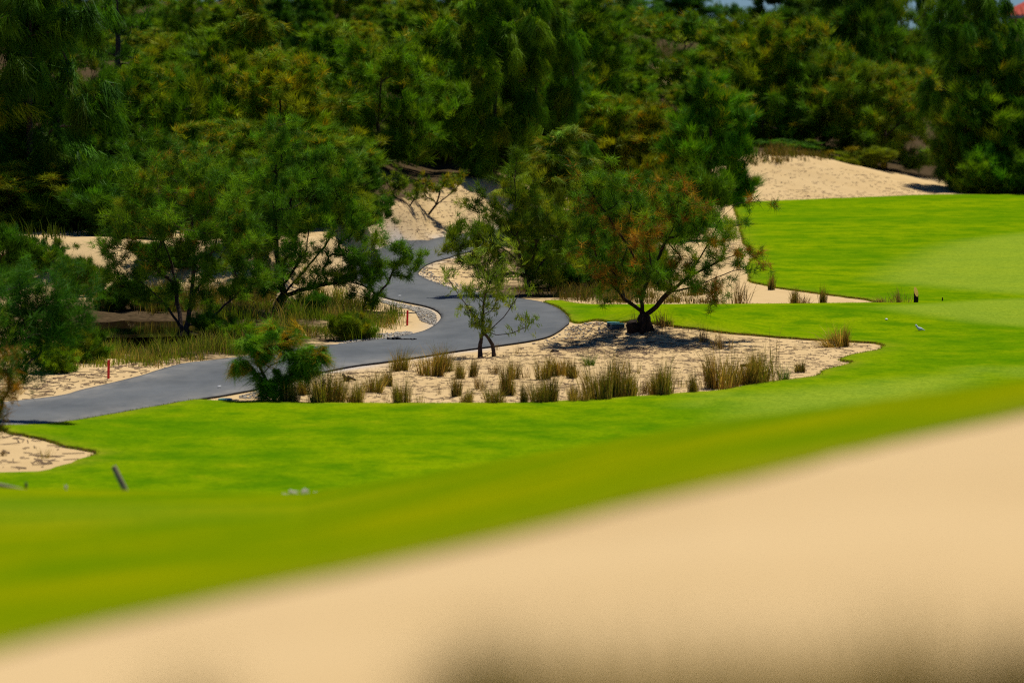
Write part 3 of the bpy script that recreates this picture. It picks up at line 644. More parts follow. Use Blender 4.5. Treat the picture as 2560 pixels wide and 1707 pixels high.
B = [  # beyond the crest: x, distance, top y, width, kind, tint, label
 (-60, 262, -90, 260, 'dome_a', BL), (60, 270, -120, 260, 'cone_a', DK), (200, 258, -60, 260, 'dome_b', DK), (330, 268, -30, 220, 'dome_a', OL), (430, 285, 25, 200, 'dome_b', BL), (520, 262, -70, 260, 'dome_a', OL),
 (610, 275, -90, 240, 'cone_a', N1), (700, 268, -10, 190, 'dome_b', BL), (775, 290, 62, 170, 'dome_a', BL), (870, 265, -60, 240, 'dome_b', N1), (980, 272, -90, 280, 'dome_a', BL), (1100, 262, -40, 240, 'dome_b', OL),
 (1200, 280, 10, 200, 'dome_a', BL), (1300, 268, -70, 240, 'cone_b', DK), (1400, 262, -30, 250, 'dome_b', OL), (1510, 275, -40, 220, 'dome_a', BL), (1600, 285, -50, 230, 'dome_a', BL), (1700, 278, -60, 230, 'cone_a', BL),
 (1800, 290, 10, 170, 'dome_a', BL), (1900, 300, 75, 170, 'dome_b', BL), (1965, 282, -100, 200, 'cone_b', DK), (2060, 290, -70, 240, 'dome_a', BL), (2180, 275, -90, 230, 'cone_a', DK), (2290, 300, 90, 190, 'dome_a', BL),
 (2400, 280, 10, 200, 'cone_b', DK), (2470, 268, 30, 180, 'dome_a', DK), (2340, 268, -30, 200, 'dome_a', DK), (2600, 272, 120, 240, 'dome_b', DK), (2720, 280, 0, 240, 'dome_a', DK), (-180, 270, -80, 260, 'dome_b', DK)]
where = ['beyond the left border', 'above the upper left corner', 'behind the tall drooping tree', 'behind the thin dark tree', 'with a speck of sky over it on the left', 'behind the conical hill tree', 'behind the yellow-plumed tree', 'left of the sky gap',
 'below the sky gap', 'right of the sky gap', 'behind the broad round tree', 'left of the weeping tree top', 'between the weeping trees', 'behind the dark weeping tree', 'behind the olive tree', 'left of the umbrella tree', 'above the umbrella tree',
 'right of the umbrella tree', 'left of the blue notch of sky', 'under the blue notch of sky', 'right of the blue notch of sky', 'behind the dune trees', 'behind the dark column tree', 'under the feathery tree top', 'behind the tallest right tree', 'left below the house',
 'between the feathery tree and the tallest right tree', 'in front of the house wall', 'beyond the right border', 'far beyond the left border']
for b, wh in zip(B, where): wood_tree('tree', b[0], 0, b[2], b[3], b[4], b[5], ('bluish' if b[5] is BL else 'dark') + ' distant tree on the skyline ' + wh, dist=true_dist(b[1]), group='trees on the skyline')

# ------------------------------------------------------------------ the single trees near the path
def px_at(p, x, y):
    """local offset (x,z) in the upright plane through p of the photo pixel x,y"""
    u, v = ray(x, y); return u * p[1] - p[0], CAM_H + v * p[1] - p[2]
def stem(p, pts, depth):
    """a limb through photo pixels, its depth offset running from 0"""
    return [(px_at(p, x, y)[0], d, px_at(p, x, y)[1]) for (x, y), d in zip(pts, depth)]
# rust-tipped tree
p = hit([1608], [826])[0]; p[2] = gz(p[0], p[1])
limbs = [stem(p, [(1610, 832), (1612, 800), (1606, 780)], (0, 0, 0)), stem(p, [(1606, 780), (1560, 745), (1520, 700), (1490, 640), (1475, 560)], (0, -.2, -.3, -.4, -.5)),
         stem(p, [(1606, 780), (1604, 740), (1620, 700), (1650, 640), (1690, 560), (1700, 480)], (0, 0.1, .3, .4, .5, .5)), stem(p, [(1614, 790), (1640, 765), (1670, 730), (1720, 690), (1760, 620), (1800, 540)], (0, -.1, -.3, -.5, -.7, -.9)),
         stem(p, [(1670, 730), (1730, 715), (1790, 690), (1830, 672), (1880, 668)], (-.3, -.6, -.8, -.9, -1)), stem(p, [(1720, 690), (1770, 665), (1830, 640), (1890, 625)], (-.5, -.3, 0, .2)),
         stem(p, [(1560, 745), (1550, 690), (1570, 620), (1580, 520)], (-.2, .5, .9, 1.1)), stem(p, [(1800, 540), (1840, 505), (1885, 500)], (-.9, -1, -1.1)), stem(p, [(1620, 700), (1560, 600), (1470, 470), (1440, 430)], (.3, 0, -.2, -.3))]
rs = np.random.RandomState(5)
ex = []
for (x, y, d) in [(1878, 672, -1), (1850, 660, -.9), (1905, 662, -1), (1925, 668, -1), (1840, 690, -.8), (1800, 700, -.7), (1905, 628, .2), (1880, 640, .1), (1870, 612, .2), (1910, 615, .2), (1850, 630, 0), (1890, 500, -1.1), (1935, 507, -1.2), (1870, 530, -1), (1845, 560, -.9),
                  (1440, 425, -.3), (1425, 405, -.3), (1460, 440, -.2), (1480, 460, -.2), (1500, 445, 0), (1445, 460, -.2), (1820, 740, -.6), (1780, 745, -.6), (1500, 760, -.3)]:
    q = px_at(p, x, y); ex.append((q[0], d, q[1]))
att = []
for (x, y, r, d, n) in [(1470, 600, 62, -.4, 30), (1520, 540, 60, .4, 26), (1500, 680, 50, -.4, 22), (1570, 480, 55, .7, 24), (1560, 620, 60, .8, 26), (1640, 530, 62, .4, 28), (1600, 580, 60, -1.1, 26), (1700, 480, 50, .5, 24), (1700, 580, 62, .4, 28), (1760, 530, 60, -.7, 28),
                        (1780, 600, 60, -.8, 26), (1640, 660, 55, -.9, 24), (1720, 660, 50, -.6, 22), (1800, 560, 50, .3, 20), (1590, 705, 42, -.7, 16), (1650, 700, 40, -.6, 14), (1760, 710, 45, -.9, 16), (1540, 440, 40, .2, 14), (1820, 620, 40, -.5, 14), (1450, 520, 45, -.2, 16), (1480, 460, 40, 0, 12), (1655, 600, 50, 1.2, 18)]:
    q = px_at(p, x, y); m = FPX / p[1]; n = int(n * .62)
    att.append(np.array([q[0], d, q[1]]) + norm(rs.normal(size=(n, 3))) * (0.3 + 1.1 * rs.rand(n, 1)) * r / m * np.array([1.05, 1.3, .85]))
att = np.concatenate(att + [np.array(ex)])
def rust(rs, cen, c):
    s = (cen[:, 2] / 4.5) * 0.5 + (cen[:, 0] / 3.2) * 0.28 + 0.05; cl = vnoise(cen[:, 0] / 0.55, cen[:, 2] / 0.55 + 7, 77)
    m = rs.rand(len(c)) < np.clip(s * 0.7 + cl * 1.2 - 0.03, 0, 0.6)
    c[m] = np.array([(0.22, 0.095, 0.014), (0.26, 0.16, 0.02), (0.15, 0.075, 0.012)])[rs.choice(3, m.sum())] * (0.75 + 0.5 * rs.rand(m.sum(), 1)); return c
def custom_tree(name, seed, limbs, att, tufts, nn, L, Wd, spread, bias, cols, probs, colfn=None, r_tip=0.012, expo=0.5, bark='bark', jitter=0.09, pull=0.4, thin=3, cvar=0.2):
    rs = np.random.RandomState(seed); P, par, ch, rad, tips = grow(rs, limbs, att, r_tip, expo); V, F = branch_mesh(P, par, ch, rad, thin); tm = make_mesh(name + '_wood', V, F, M[bark], smooth=True)
    tips = np.array(tips); end = P[tips]; dr = norm(end - P[par[tips]]); k = len(tips)
    cen = end[:, None] - dr[:, None] * rs.rand(k, tufts, 1) * pull + rs.normal(size=(k, tufts, 3)) * jitter; dd = norm(dr[:, None] + rs.normal(size=(k, tufts, 3)) * 0.4)
    cen = cen.reshape(-1, 3); dd = dd.reshape(-1, 3); c = np.repeat(palette(rs, k, cols, probs), tufts, 0) * (0.8 + 0.4 * rs.rand(k * tufts, 1))
    if colfn: c = colfn(rs, cen, c)
    V, F, cc = needles(rs, cen, dd, c, nn, L, Wd, spread, bias, 0.035, cvar); return tm, make_mesh(name + '_foliage', V, F, M['needle'], col=cc)
HG = [(0.070, 0.165, 0.008), (0.11, 0.21, 0.010), (0.045, 0.115, 0.010), (0.15, 0.20, 0.012)]
ms = custom_tree('rust_tree', 31, limbs, att, 5, 28, 0.27, 0.014, 0.72, 0.05, HG, (4, 3, 3, 1), rust, r_tip=0.0058, expo=0.53, bark='darkbark', jitter=0.07)
t = plant_tree('tree', ms, p, label='rust-tipped tree with forked black trunk on the sand mound', group='trees beside the cart path')
rf = MB().tube([(0.02, 0, -0.25), (0.03, 0, 0.0), (0.04, 0, .2), (0.03, 0, 0.38), (-0.03, 0, 0.52)], [0.30, 0.21, 0.19, 0.20, 0.13], 10, True, 3, 0.35)
rf.ball((-0.30, -0.05, 0.10), (0.24, 0.2, 0.22), 5, 0.4, 9, 7).tube([(0.16, 0, .25), (.27, -.05, 0.02), (.36, -.1, -0.15)], [.09, .07, .05], 6).tube([(0.02, -.15, .5), (0.0, -.28, .2), (-.06, -.34, -.1)], [.07, .06, .07], 6)
rf.build('root_flare', M['darkbark'], t, True)

# young light-leaved tree with two trunks in front of the path
def blobs(p, spec, rs, depth_k=1.2):
    out = []; m = FPX / p[1]
    for (x, y, r, d, n) in spec:
        n = max(2, int(n * 0.62))
        q = px_at(p, x, y); out.append(np.array([q[0], d, q[1]]) + norm(rs.normal(size=(n, 3))) * (0.3 + 1.15 * rs.rand(n, 1)) * r / m * np.array([1.05, depth_k, .85]))
    return np.concatenate(out)
p = hit([1202], [893])[0]; p[2] = gz(p[0], p[1])
limbs = [stem(p, [(1202, 897), (1198, 870), (1204, 845), (1206, 800), (1212, 740), (1222, 690)], (0, 0, 0, 0, 0, 0)), stem(p, [(1234, 893), (1232, 865), (1222, 845), (1208, 825)], (.15, .15, .1, 0)),
         stem(p, [(1204, 845), (1240, 815), (1275, 775), (1300, 735), (1290, 640)], (0, .2, .3, .4, .4)), stem(p, [(1206, 810), (1180, 780), (1150, 740), (1125, 700)], (0, -.2, -.3, -.4)), stem(p, [(1222, 838), (1280, 835), (1315, 815), (1340, 795)], (.1, 0, -.2, -.3)),
         stem(p, [(1212, 740), (1235, 690), (1265, 640)], (0, .3, .4))]
att = blobs(p, [(1150, 715, 34, -.3, 12), (1135, 680, 25, -.4, 8), (1175, 760, 34, -.2, 14), (1200, 790, 34, -.2, 16), (1215, 740, 36, .1, 16), (1195, 700, 36, .2, 14), (1240, 700, 36, .3, 16), (1260, 750, 32, .2, 12), (1225, 650, 36, .2, 14), (1275, 670, 34, .4, 12), (1290, 715, 28, .4, 8),
                (1300, 800, 22, -.1, 5), (1335, 792, 16, -.3, 5), (1215, 815, 26, -.3, 10), (1165, 660, 26, 0, 8), (1250, 610, 30, .3, 10)], rs)
ms = custom_tree('light_tree', 32, limbs, att, 5, 9, 0.17, 0.022, 0.35, 0.35, [(0.16, 0.23, 0.03), (0.12, 0.19, 0.02), (0.20, 0.25, 0.04), (0.08, 0.14, 0.02)], (3, 3, 2, 2), r_tip=0.0062, expo=0.46, jitter=0.10)
t = plant_tree('tree', ms, p, label='small airy tree with two thin trunks at the path edge', group='trees beside the cart path')
MB().tube(stem(p, [(1235, 897), (1234, 880), (1231, 862), (1220, 844), (1207, 830)], (.15, .15, .12, .08, 0)), [.075, .062, .058, .05, .04], 8, True, 2, .15).build('stem', M['bark'], t, True)
MB().tube(stem(p, [(1201, 899), (1200, 880), (1200, 860), (1204, 845)], (0, 0, 0, 0)), [.085, .07, .062, .05], 8, True, 4, .15).build('stem', M['bark'], t, True)

# bigger olive tree leaning behind it
p = hit([1322], [738])[0]; p[2] = gz(p[0], p[1])
limbs = [stem(p, [(1322, 745), (1318, 700), (1300, 640), (1290, 560), (1288, 450), (1292, 360)], (0, 0, -.2, -.2, 0, 0)), stem(p, [(1320, 710), (1350, 665), (1390, 620), (1420, 560)], (0, .2, .4, .5)), stem(p, [(1305, 660), (1260, 620), (1200, 590), (1150, 585)], (-.1, -.4, -.7, -.9)), stem(p, [(1295, 600), (1250, 550), (1200, 510)], (-.2, .3, .5))]
att = blobs(p, [(1140, 600, 42, -.9, 18), (1180, 640, 42, -.7, 18), (1190, 580, 45, -.6, 20), (1240, 640, 45, -.6, 20), (1230, 560, 50, .2, 22), (1200, 510, 42, .5, 16), (1290, 600, 50, .2, 22), (1290, 530, 50, -.2, 22), (1260, 480, 45, .2, 18), (1330, 560, 50, .5, 22), (1340, 630, 50, .3, 22),
                (1390, 600, 50, .6, 22), (1400, 540, 45, .6, 18), (1300, 450, 42, .1, 14), (1290, 390, 25, 0, 8), (1350, 490, 42, .4, 16), (1240, 690, 35, -.3, 10), (1430, 640, 42, .4, 14), (1370, 680, 40, .2, 12), (1150, 560, 30, -.8, 8)], rs)
OLV = [(0.12, 0.175, 0.010), (0.08, 0.15, 0.008), (0.17, 0.20, 0.012), (0.055, 0.105, 0.008)]
ms = custom_tree('olive_tree', 33, limbs, att, 8, 24, 0.30, 0.015, 0.5, 0.22, OLV, (4, 3, 2, 2), r_tip=0.0075, jitter=0.10)
plant_tree('tree', ms, p, label='dense olive-green tree leaning over the far side of the bend', group='trees beside the cart path')

# forked tree by the pond
p = hit([465], [846])[0]; p[2] = gz(p[0], p[1])
limbs = [stem(p, [(465, 852), (462, 830), (470, 800)], (0, 0, 0)), stem(p, [(470, 800), (480, 740), (485, 660), (480, 560), (470, 470)], (0, 0, 0, .2, .3)), stem(p, [(462, 830), (435, 790), (400, 740), (340, 690), (290, 650)], (0, -.2, -.4, -.5, -.6)),
         stem(p, [(465, 815), (520, 800), (560, 765), (610, 720)], (0, .2, .3, .5)), stem(p, [(455, 810), (440, 760), (430, 680), (400, 600), (370, 520)], (0, .3, .6, .8, .8)), stem(p, [(480, 740), (530, 670), (580, 600)], (0, .4, .6)), stem(p, [(484, 690), (540, 620), (560, 520)], (0, -.5, -.8))]
att = blobs(p, [(290, 660, 45, -.6, 16), (330, 600, 55, -.5, 22), (360, 520, 60, .8, 26), (300, 560, 50, .3, 20), (400, 600, 60, .7, 24), (390, 440, 50, .6, 20), (450, 480, 60, .3, 26), (440, 560, 60, -.9, 26), (480, 420, 48, .3, 18), (500, 560, 60, .4, 26), (540, 490, 55, -.6, 22), (560, 580, 60, -.6, 26),
                (600, 640, 50, .5, 22), (520, 650, 55, -.5, 24), (440, 650, 55, -.3, 22), (370, 670, 42, -.3, 14), (610, 550, 45, .4, 18), (650, 690, 40, .5, 12), (570, 700, 40, .2, 12), (500, 720, 35, -.3, 10), (330, 480, 40, .5, 14), (250, 610, 35, -.2, 8), (300, 700, 34, -.5, 10), (360, 720, 32, -.4, 9), (400, 740, 26, -.4, 6), (430, 720, 36, .4, 10), (540, 740, 34, .3, 9), (600, 720, 34, .4, 9), (480, 400, 34, .2, 8), (340, 420, 34, .4, 8), (420, 380, 30, .4, 7), (560, 420, 38, -.2, 10), (630, 600, 42, .3, 12)], rs)
ms = custom_tree('pond_tree', 34, limbs, att, 8, 26, 0.28, 0.014, 0.62, 0.15, HG, (4, 4, 3, 1), tip_yellow(0.05, (0.2, 0.12, 0.02)), r_tip=0.007, jitter=0.10)
plant_tree('tree', ms, p, label='wide forked green tree growing at the pond edge', group='trees beside the cart path')

# dense tree leaning from the roadside grass
p = hit([692], [778])[0]; p[2] = gz(p[0], p[1])
limbs = [stem(p, [(688, 786), (700, 755), (710, 735)], (0, 0, 0)), stem(p, [(710, 735), (700, 690), (690, 620), (685, 520), (690, 420)], (0, 0, .2, .3, .3)), stem(p, [(705, 745), (750, 725), (800, 712), (870, 700), (920, 715)], (0, -.2, -.4, -.5, -.6)), stem(p, [(710, 730), (760, 680), (810, 620), (850, 540)], (0, .2, .4, .5)),
         stem(p, [(705, 720), (770, 620), (780, 500)], (0, -.5, -.8))]
att = blobs(p, [(640, 640, 50, .2, 18), (620, 560, 55, .3, 22), (660, 480, 55, .3, 24), (690, 400, 45, .3, 18), (720, 560, 60, -.7, 26), (740, 460, 55, -.5, 24), (790, 540, 55, -.7, 24), (800, 440, 50, .3, 20), (840, 520, 50, .5, 22), (880, 590, 52, .4, 22), (830, 640, 55, -.3, 24), (760, 650, 55, -.4, 24),
                (700, 660, 45, -.3, 16), (900, 660, 45, -.4, 18), (930, 640, 35, -.4, 10), (860, 450, 42, .5, 14), (900, 520, 42, .4, 14), (640, 700, 35, .1, 8), (780, 700, 35, -.5, 10), (740, 380, 35, .1, 10), (920, 690, 28, -.6, 8), (600, 480, 45, .2, 14), (580, 640, 40, .2, 12), (820, 380, 34, .3, 8), (690, 340, 30, .2, 7), (880, 420, 34, .4, 8), (660, 720, 30, 0, 8), (850, 690, 30, -.4, 10), (940, 600, 34, .3, 9), (690, 300, 8, .3, 2), (745, 300, 8, -.8, 2), (640, 350, 16, .2, 4)], rs)
ms = custom_tree('road_tree', 35, limbs, att, 8, 26, 0.28, 0.014, 0.58, 0.2, [(0.070, 0.175, 0.008), (0.105, 0.215, 0.010), (0.042, 0.115, 0.010), (0.14, 0.20, 0.010)], (4, 4, 3, 2), r_tip=0.0075, expo=0.55, bark='darkbark', jitter=0.10)
plant_tree('tree', ms, p, label='dense bright green tree with thick dark leaning trunk in the roadside grass', group='trees beside the cart path')

# little spreading tree in front of the upper path
p = hit([928], [777])[0]; p[2] = gz(p[0], p[1])
limbs = [stem(p, [(926, 784), (932, 760), (940, 742)], (0, 0, 0)), stem(p, [(940, 742), (958, 722), (972, 708), (965, 690), (935, 672)], (0, .05, .1, .1, .1)), stem(p, [(972, 708), (985, 670), (1010, 640)], (.1, 0, -.1)), stem(p, [(940, 742), (930, 722), (905, 712), (885, 700)], (0, -.1, -.2, -.3)), stem(p, [(932, 760), (905, 735), (870, 720)], (0, -.2, -.3))]
att = blobs(p, [(1020, 640, 26, -.1, 14), (1045, 640, 18, -.1, 8), (1000, 620, 24, 0, 12), (985, 650, 22, .1, 10), (940, 665, 26, .1, 12), (910, 680, 26, -.1, 12), (880, 700, 24, -.3, 10), (1005, 690, 16, -.1, 6), (930, 745, 22, -.1, 10), (950, 735, 16, .1, 6), (870, 730, 18, -.3, 6), (1040, 670, 16, -.1, 5)], rs)
ms = custom_tree('little_tree', 36, limbs, att, 7, 22, 0.25, 0.014, 0.6, 0.05, HG, (4, 4, 2, 1), r_tip=0.0085, expo=0.42, bark='darkbark', jitter=0.06, pull=.25)
plant_tree('tree', ms, p, label='small tree with crooked arms before the upper path', group='trees beside the cart path')

# drooping young pine on the near verge
p = hit([690], [1004])[0]; p[2] = gz(p[0], p[1])
limbs = [stem(p, [(690, 1010), (670, 960), (645, 910), (625, 860), (612, 822)], (0, 0, 0, 0, 0)), stem(p, [(655, 925), (700, 905), (745, 893), (790, 885)], (0, -.1, -.1, -.2)), stem(p, [(635, 885), (660, 850), (700, 825)], (0, .2, .3)), stem(p, [(645, 915), (615, 905), (590, 900)], (0, .1, .1)), stem(p, [(670, 960), (720, 940), (760, 925)], (0, .2, .3))]
att = blobs(p, [(605, 905, 20, .1, 14), (588, 915, 14, .1, 8), (640, 850, 22, 0, 14), (680, 822, 24, .2, 14), (720, 838, 24, .2, 14), (700, 870, 26, 0, 16), (755, 880, 26, -.1, 16), (790, 890, 24, -.2, 16), (808, 875, 16, -.2, 8), (740, 925, 28, .2, 18), (700, 950, 28, .1, 18), (665, 965, 22, 0, 12), (618, 850, 14, 0, 8), (775, 920, 20, .2, 10), (650, 890, 22, 0, 12), (640, 930, 18, .1, 8), (715, 975, 20, .1, 10)], rs)
def gold(rs, cen, c):
    m = (rs.rand(len(c)) < 0.4) & (vnoise(cen[:, 0] / .4, cen[:, 2] / .4, 5) > 0.08) & (cen[:, 2] > 0.8); c[m] = np.array((0.26, 0.17, 0.012)) * (0.7 + 0.6 * rs.rand(m.sum(), 1)); return c
ms = custom_tree('young_pine', 37, limbs, att, 6, 22, 0.38, 0.013, 0.25, -0.55, [(0.06, 0.165, 0.010), (0.09, 0.21, 0.010), (0.04, 0.12, 0.012), (0.13, 0.25, 0.012)], (4, 4, 3, 1), gold, r_tip=0.009, expo=0.40, bark='darkbark', jitter=0.05, pull=.3)
plant_tree('tree', ms, p, label='young drooping pine with golden tips on the near path edge', group='trees beside the cart path')

# branches reaching in from the left border
u, v = ray(-190, 1010); yq = 93.0; p = np.array([u * yq, yq, ground_z(u * yq, yq)])
limbs = [stem(p, [(-190, 1030), (-180, 900), (-160, 760), (-120, 600)], (0, 0, 0, 0)), stem(p, [(-180, 880), (-60, 850), (60, 810), (150, 770)], (0, -.3, -.4, -.5)), stem(p, [(-175, 800), (-60, 740), (60, 700), (120, 690)], (0, .2, .4, .4)), stem(p, [(-185, 940), (-60, 930), (40, 920)], (0, -.3, -.5))]
att = blobs(p, [(0, 720, 50, .4, 16), (70, 710, 50, .4, 16), (130, 730, 46, .2, 16), (190, 750, 42, -.2, 14), (230, 790, 30, -.4, 9), (60, 780, 55, -.3, 20), (130, 800, 50, -.4, 18), (-20, 800, 55, -.3, 18), (-80, 720, 60, .2, 16), (40, 860, 50, -.4, 18), (110, 860, 42, -.4, 14), (160, 830, 36, -.5, 11), (-40, 900, 50, -.5, 14), (90, 920, 38, -.5, 10), (-140, 620, 60, 0, 16), (-200, 760, 70, 0, 16), (20, 690, 50, .3, 16), (90, 760, 55, .1, 18), (160, 700, 40, .3, 12), (30, 820, 50, -.3, 16), (180, 790, 40, -.3, 12)], rs)
ms = custom_tree('border_tree', 38, limbs, att, 7, 22, 0.28, 0.013, 0.5, 0.1, [(0.035, 0.11, 0.012), (0.055, 0.145, 0.014), (0.022, 0.07, 0.012), (0.08, 0.14, 0.012)], (4, 4, 3, 1), r_tip=0.006, jitter=0.14)
plant_tree('tree', ms, p, label='green tree reaching in from the left border above the path', group='trees beside the cart path')
u, v = ray(-30, 1085); yq = 78.0; p = np.array([u * yq, yq, ground_z(u * yq, yq)])
limbs = [stem(p, [(-40, 1120), (-45, 1040), (-40, 960), (-30, 900)], (0, 0, 0, 0))]
att = blobs(p, [(-20, 930, 42, 0, 16), (20, 950, 30, .1, 12), (-40, 1000, 50, 0, 18), (25, 890, 24, 0, 7), (-5, 990, 18, 0, 5), (-20, 1060, 32, 0, 12), (12, 1068, 14, 0, 4)], rs)
ms = custom_tree('rust_bush', 39, limbs, att, 5, 14, 0.22, 0.016, 0.45, 0.25, [(0.27, 0.13, 0.02), (0.09, 0.14, 0.012), (0.20, 0.09, 0.02), (0.05, 0.10, 0.012)], (4, 3, 3, 2), r_tip=0.008, jitter=0.07)
plant_tree('bush', ms, p, label='orange-brown bush at the left border beside the path', cat='bush')

# two leaning saplings on the sandy slope
p = hit([1040], [541])[0]; p[2] = gz(p[0], p[1])
limbs = [stem(p, [(1040, 546), (1015, 520), (985, 490), (975, 470)], (0, 0, 0, 0)), stem(p, [(1020, 524), (1040, 490)], (0, .2))]
att = blobs(p, [(960, 470, 28, 0, 12), (1000, 460, 30, 0, 14), (1035, 475, 26, .2, 10), (975, 500, 24, -.2, 8), (985, 440, 24, .1, 8)], rs)
ms = custom_tree('slope_sapling', 40, limbs, att, 5, 16, 0.25, 0.03, 0.5, 0.1, OLV, (4, 3, 2, 2), r_tip=0.014, expo=.4, bark='darkbark')
plant_tree('tree', ms, p, label='olive sapling leaning left on the sandy slope above the path', group='saplings on the sandy slope')
p = hit([1070], [537])[0]; p[2] = gz(p[0], p[1])
limbs = [stem(p, [(1068, 542), (1090, 512), (1120, 490), (1145, 465)], (0, 0, 0, 0)), stem(p, [(1090, 512), (1100, 480)], (0, .2))]
att = blobs(p, [(1060, 455, 26, 0, 8), (1100, 460, 28, 0, 12), (1140, 450, 24, 0, 10), (1120, 435, 24, .2, 8), (1080, 480, 18, .1, 6)], rs)
ms = custom_tree('slope_sapling_b', 41, limbs, att, 5, 16, 0.25, 0.03, 0.5, 0.1, OLV, (4, 3, 2, 2), tip_yellow(.3), r_tip=0.014, expo=.4, bark='darkbark')
plant_tree('tree', ms, p, label='yellow-green sapling leaning right on the sandy slope above the path', group='saplings on the sandy slope')

# ------------------------------------------------------------------ tussocks
def blades(rs, bx, by, bz, h, lean, wd, cols, ang=None):
    """curved two-joint grass blades"""
    n = len(bx); a = rs.rand(n) * 2 * math.pi if ang is None else ang; dx, dy = np.cos(a), np.sin(a); ln = lean * (0.2 + 0.9 * rs.rand(n)); h = h * (0.55 + 0.6 * rs.rand(n))
    b = np.stack([bx, by, bz], 1); d = np.stack([dx, dy, 0 * dx], 1); sd = np.stack([-dy, dx, 0 * dx], 1); a2 = rs.rand(n) * math.pi; sd = np.stack([np.cos(a2), np.sin(a2), 0 * a2], 1) * wd / 2
    m = b + d * (ln * h * 0.35)[:, None] + np.array([0, 0, 1]) * (h * 0.58)[:, None]; t = b + d * (ln * h)[:, None] + np.array([0, 0, 1]) * (h * (1 - 0.15 * ln))[:, None]
    V = np.stack([b - sd, b + sd, m - sd * .8, m + sd * .8, t], 1).reshape(-1, 3); k = np.arange(n)[:, None] * 5
    Q = k + np.array([[0, 1, 3, 2]]); T3 = k + np.array([[2, 3, 4]]); c = cols * (0.7 + 0.6 * rs.rand(n, 1)); return V, Q, T3, np.repeat(c, 5, 0)
PAL = dict(olive=([(0.20, 0.19, 0.03), (0.13, 0.15, 0.018), (0.42, 0.31, 0.12), (0.22, 0.14, 0.06)], (4, 3, 5, 3)), straw=([(0.42, 0.29, 0.10), (0.30, 0.22, 0.07), (0.12, 0.14, 0.02), (0.22, 0.12, 0.05)], (4, 3, 2, 2)),
           green=([(0.06, 0.15, 0.012), (0.09, 0.18, 0.015), (0.16, 0.18, 0.03), (0.04, 0.09, 0.012)], (4, 3, 1, 2)), dry=([(0.30, 0.20, 0.11), (0.17, 0.11, 0.06), (0.24, 0.20, 0.09), (0.09, 0.06, 0.035)], (3, 3, 2, 3)),
           dark=([(0.11, 0.11, 0.02), (0.15, 0.09, 0.035), (0.07, 0.085, 0.012), (0.34, 0.25, 0.09)], (3, 3, 3, 3)))
def tussock_mesh(name, seed, n, pal, lean, base=0.28, wd=0.015):
    rs = np.random.RandomState(seed); cl = rs.normal(size=(7, 2)) * base * 0.55; ci = rs.randint(0, 7, n); q = cl[ci] + rs.normal(size=(n, 2)) * base * 0.3; hh = (0.45 + 0.55 * rs.rand(7))[ci] * (0.45 + 0.6 * rs.rand(n) ** 0.7); c = palette(rs, n, *PAL[pal]) * (0.75 + 0.5 * rs.rand(7, 1))[ci]
    a = np.arctan2(q[:, 1], q[:, 0]) + rs.normal(size=n) * 0.7; out = np.linalg.norm(q, axis=1) / base
    V, Q, T3, cc = blades(rs, q[:, 0], q[:, 1], 0 * q[:, 0] - 0.05, hh * 1.38, lean * np.clip(0.35 + 0.8 * out, 0, 1.6), wd, c, a); return make_mesh(name, V, [Q, T3], M['blade'], col=cc)
TM = {}
for i, (nm, n, pal, lean, base) in enumerate([('olive', 380, 'olive', 0.45, .24), ('olive2', 520, 'olive', 0.35, .30), ('dark', 400, 'dark', 0.28, .2), ('straw', 460, 'straw', 0.5, .3), ('strawwide', 260, 'straw', 0.95, .2), ('green', 200, 'green', 0.9, .2), ('dry', 130, 'dry', 0.55, .25), ('sparse', 36, 'olive', 0.35, .3), ('drysparse', 30, 'dry', 0.6, .25)]):
    TM[nm] = tussock_mesh(nm + '_tussock', 60 + i, n, pal, lean, base)
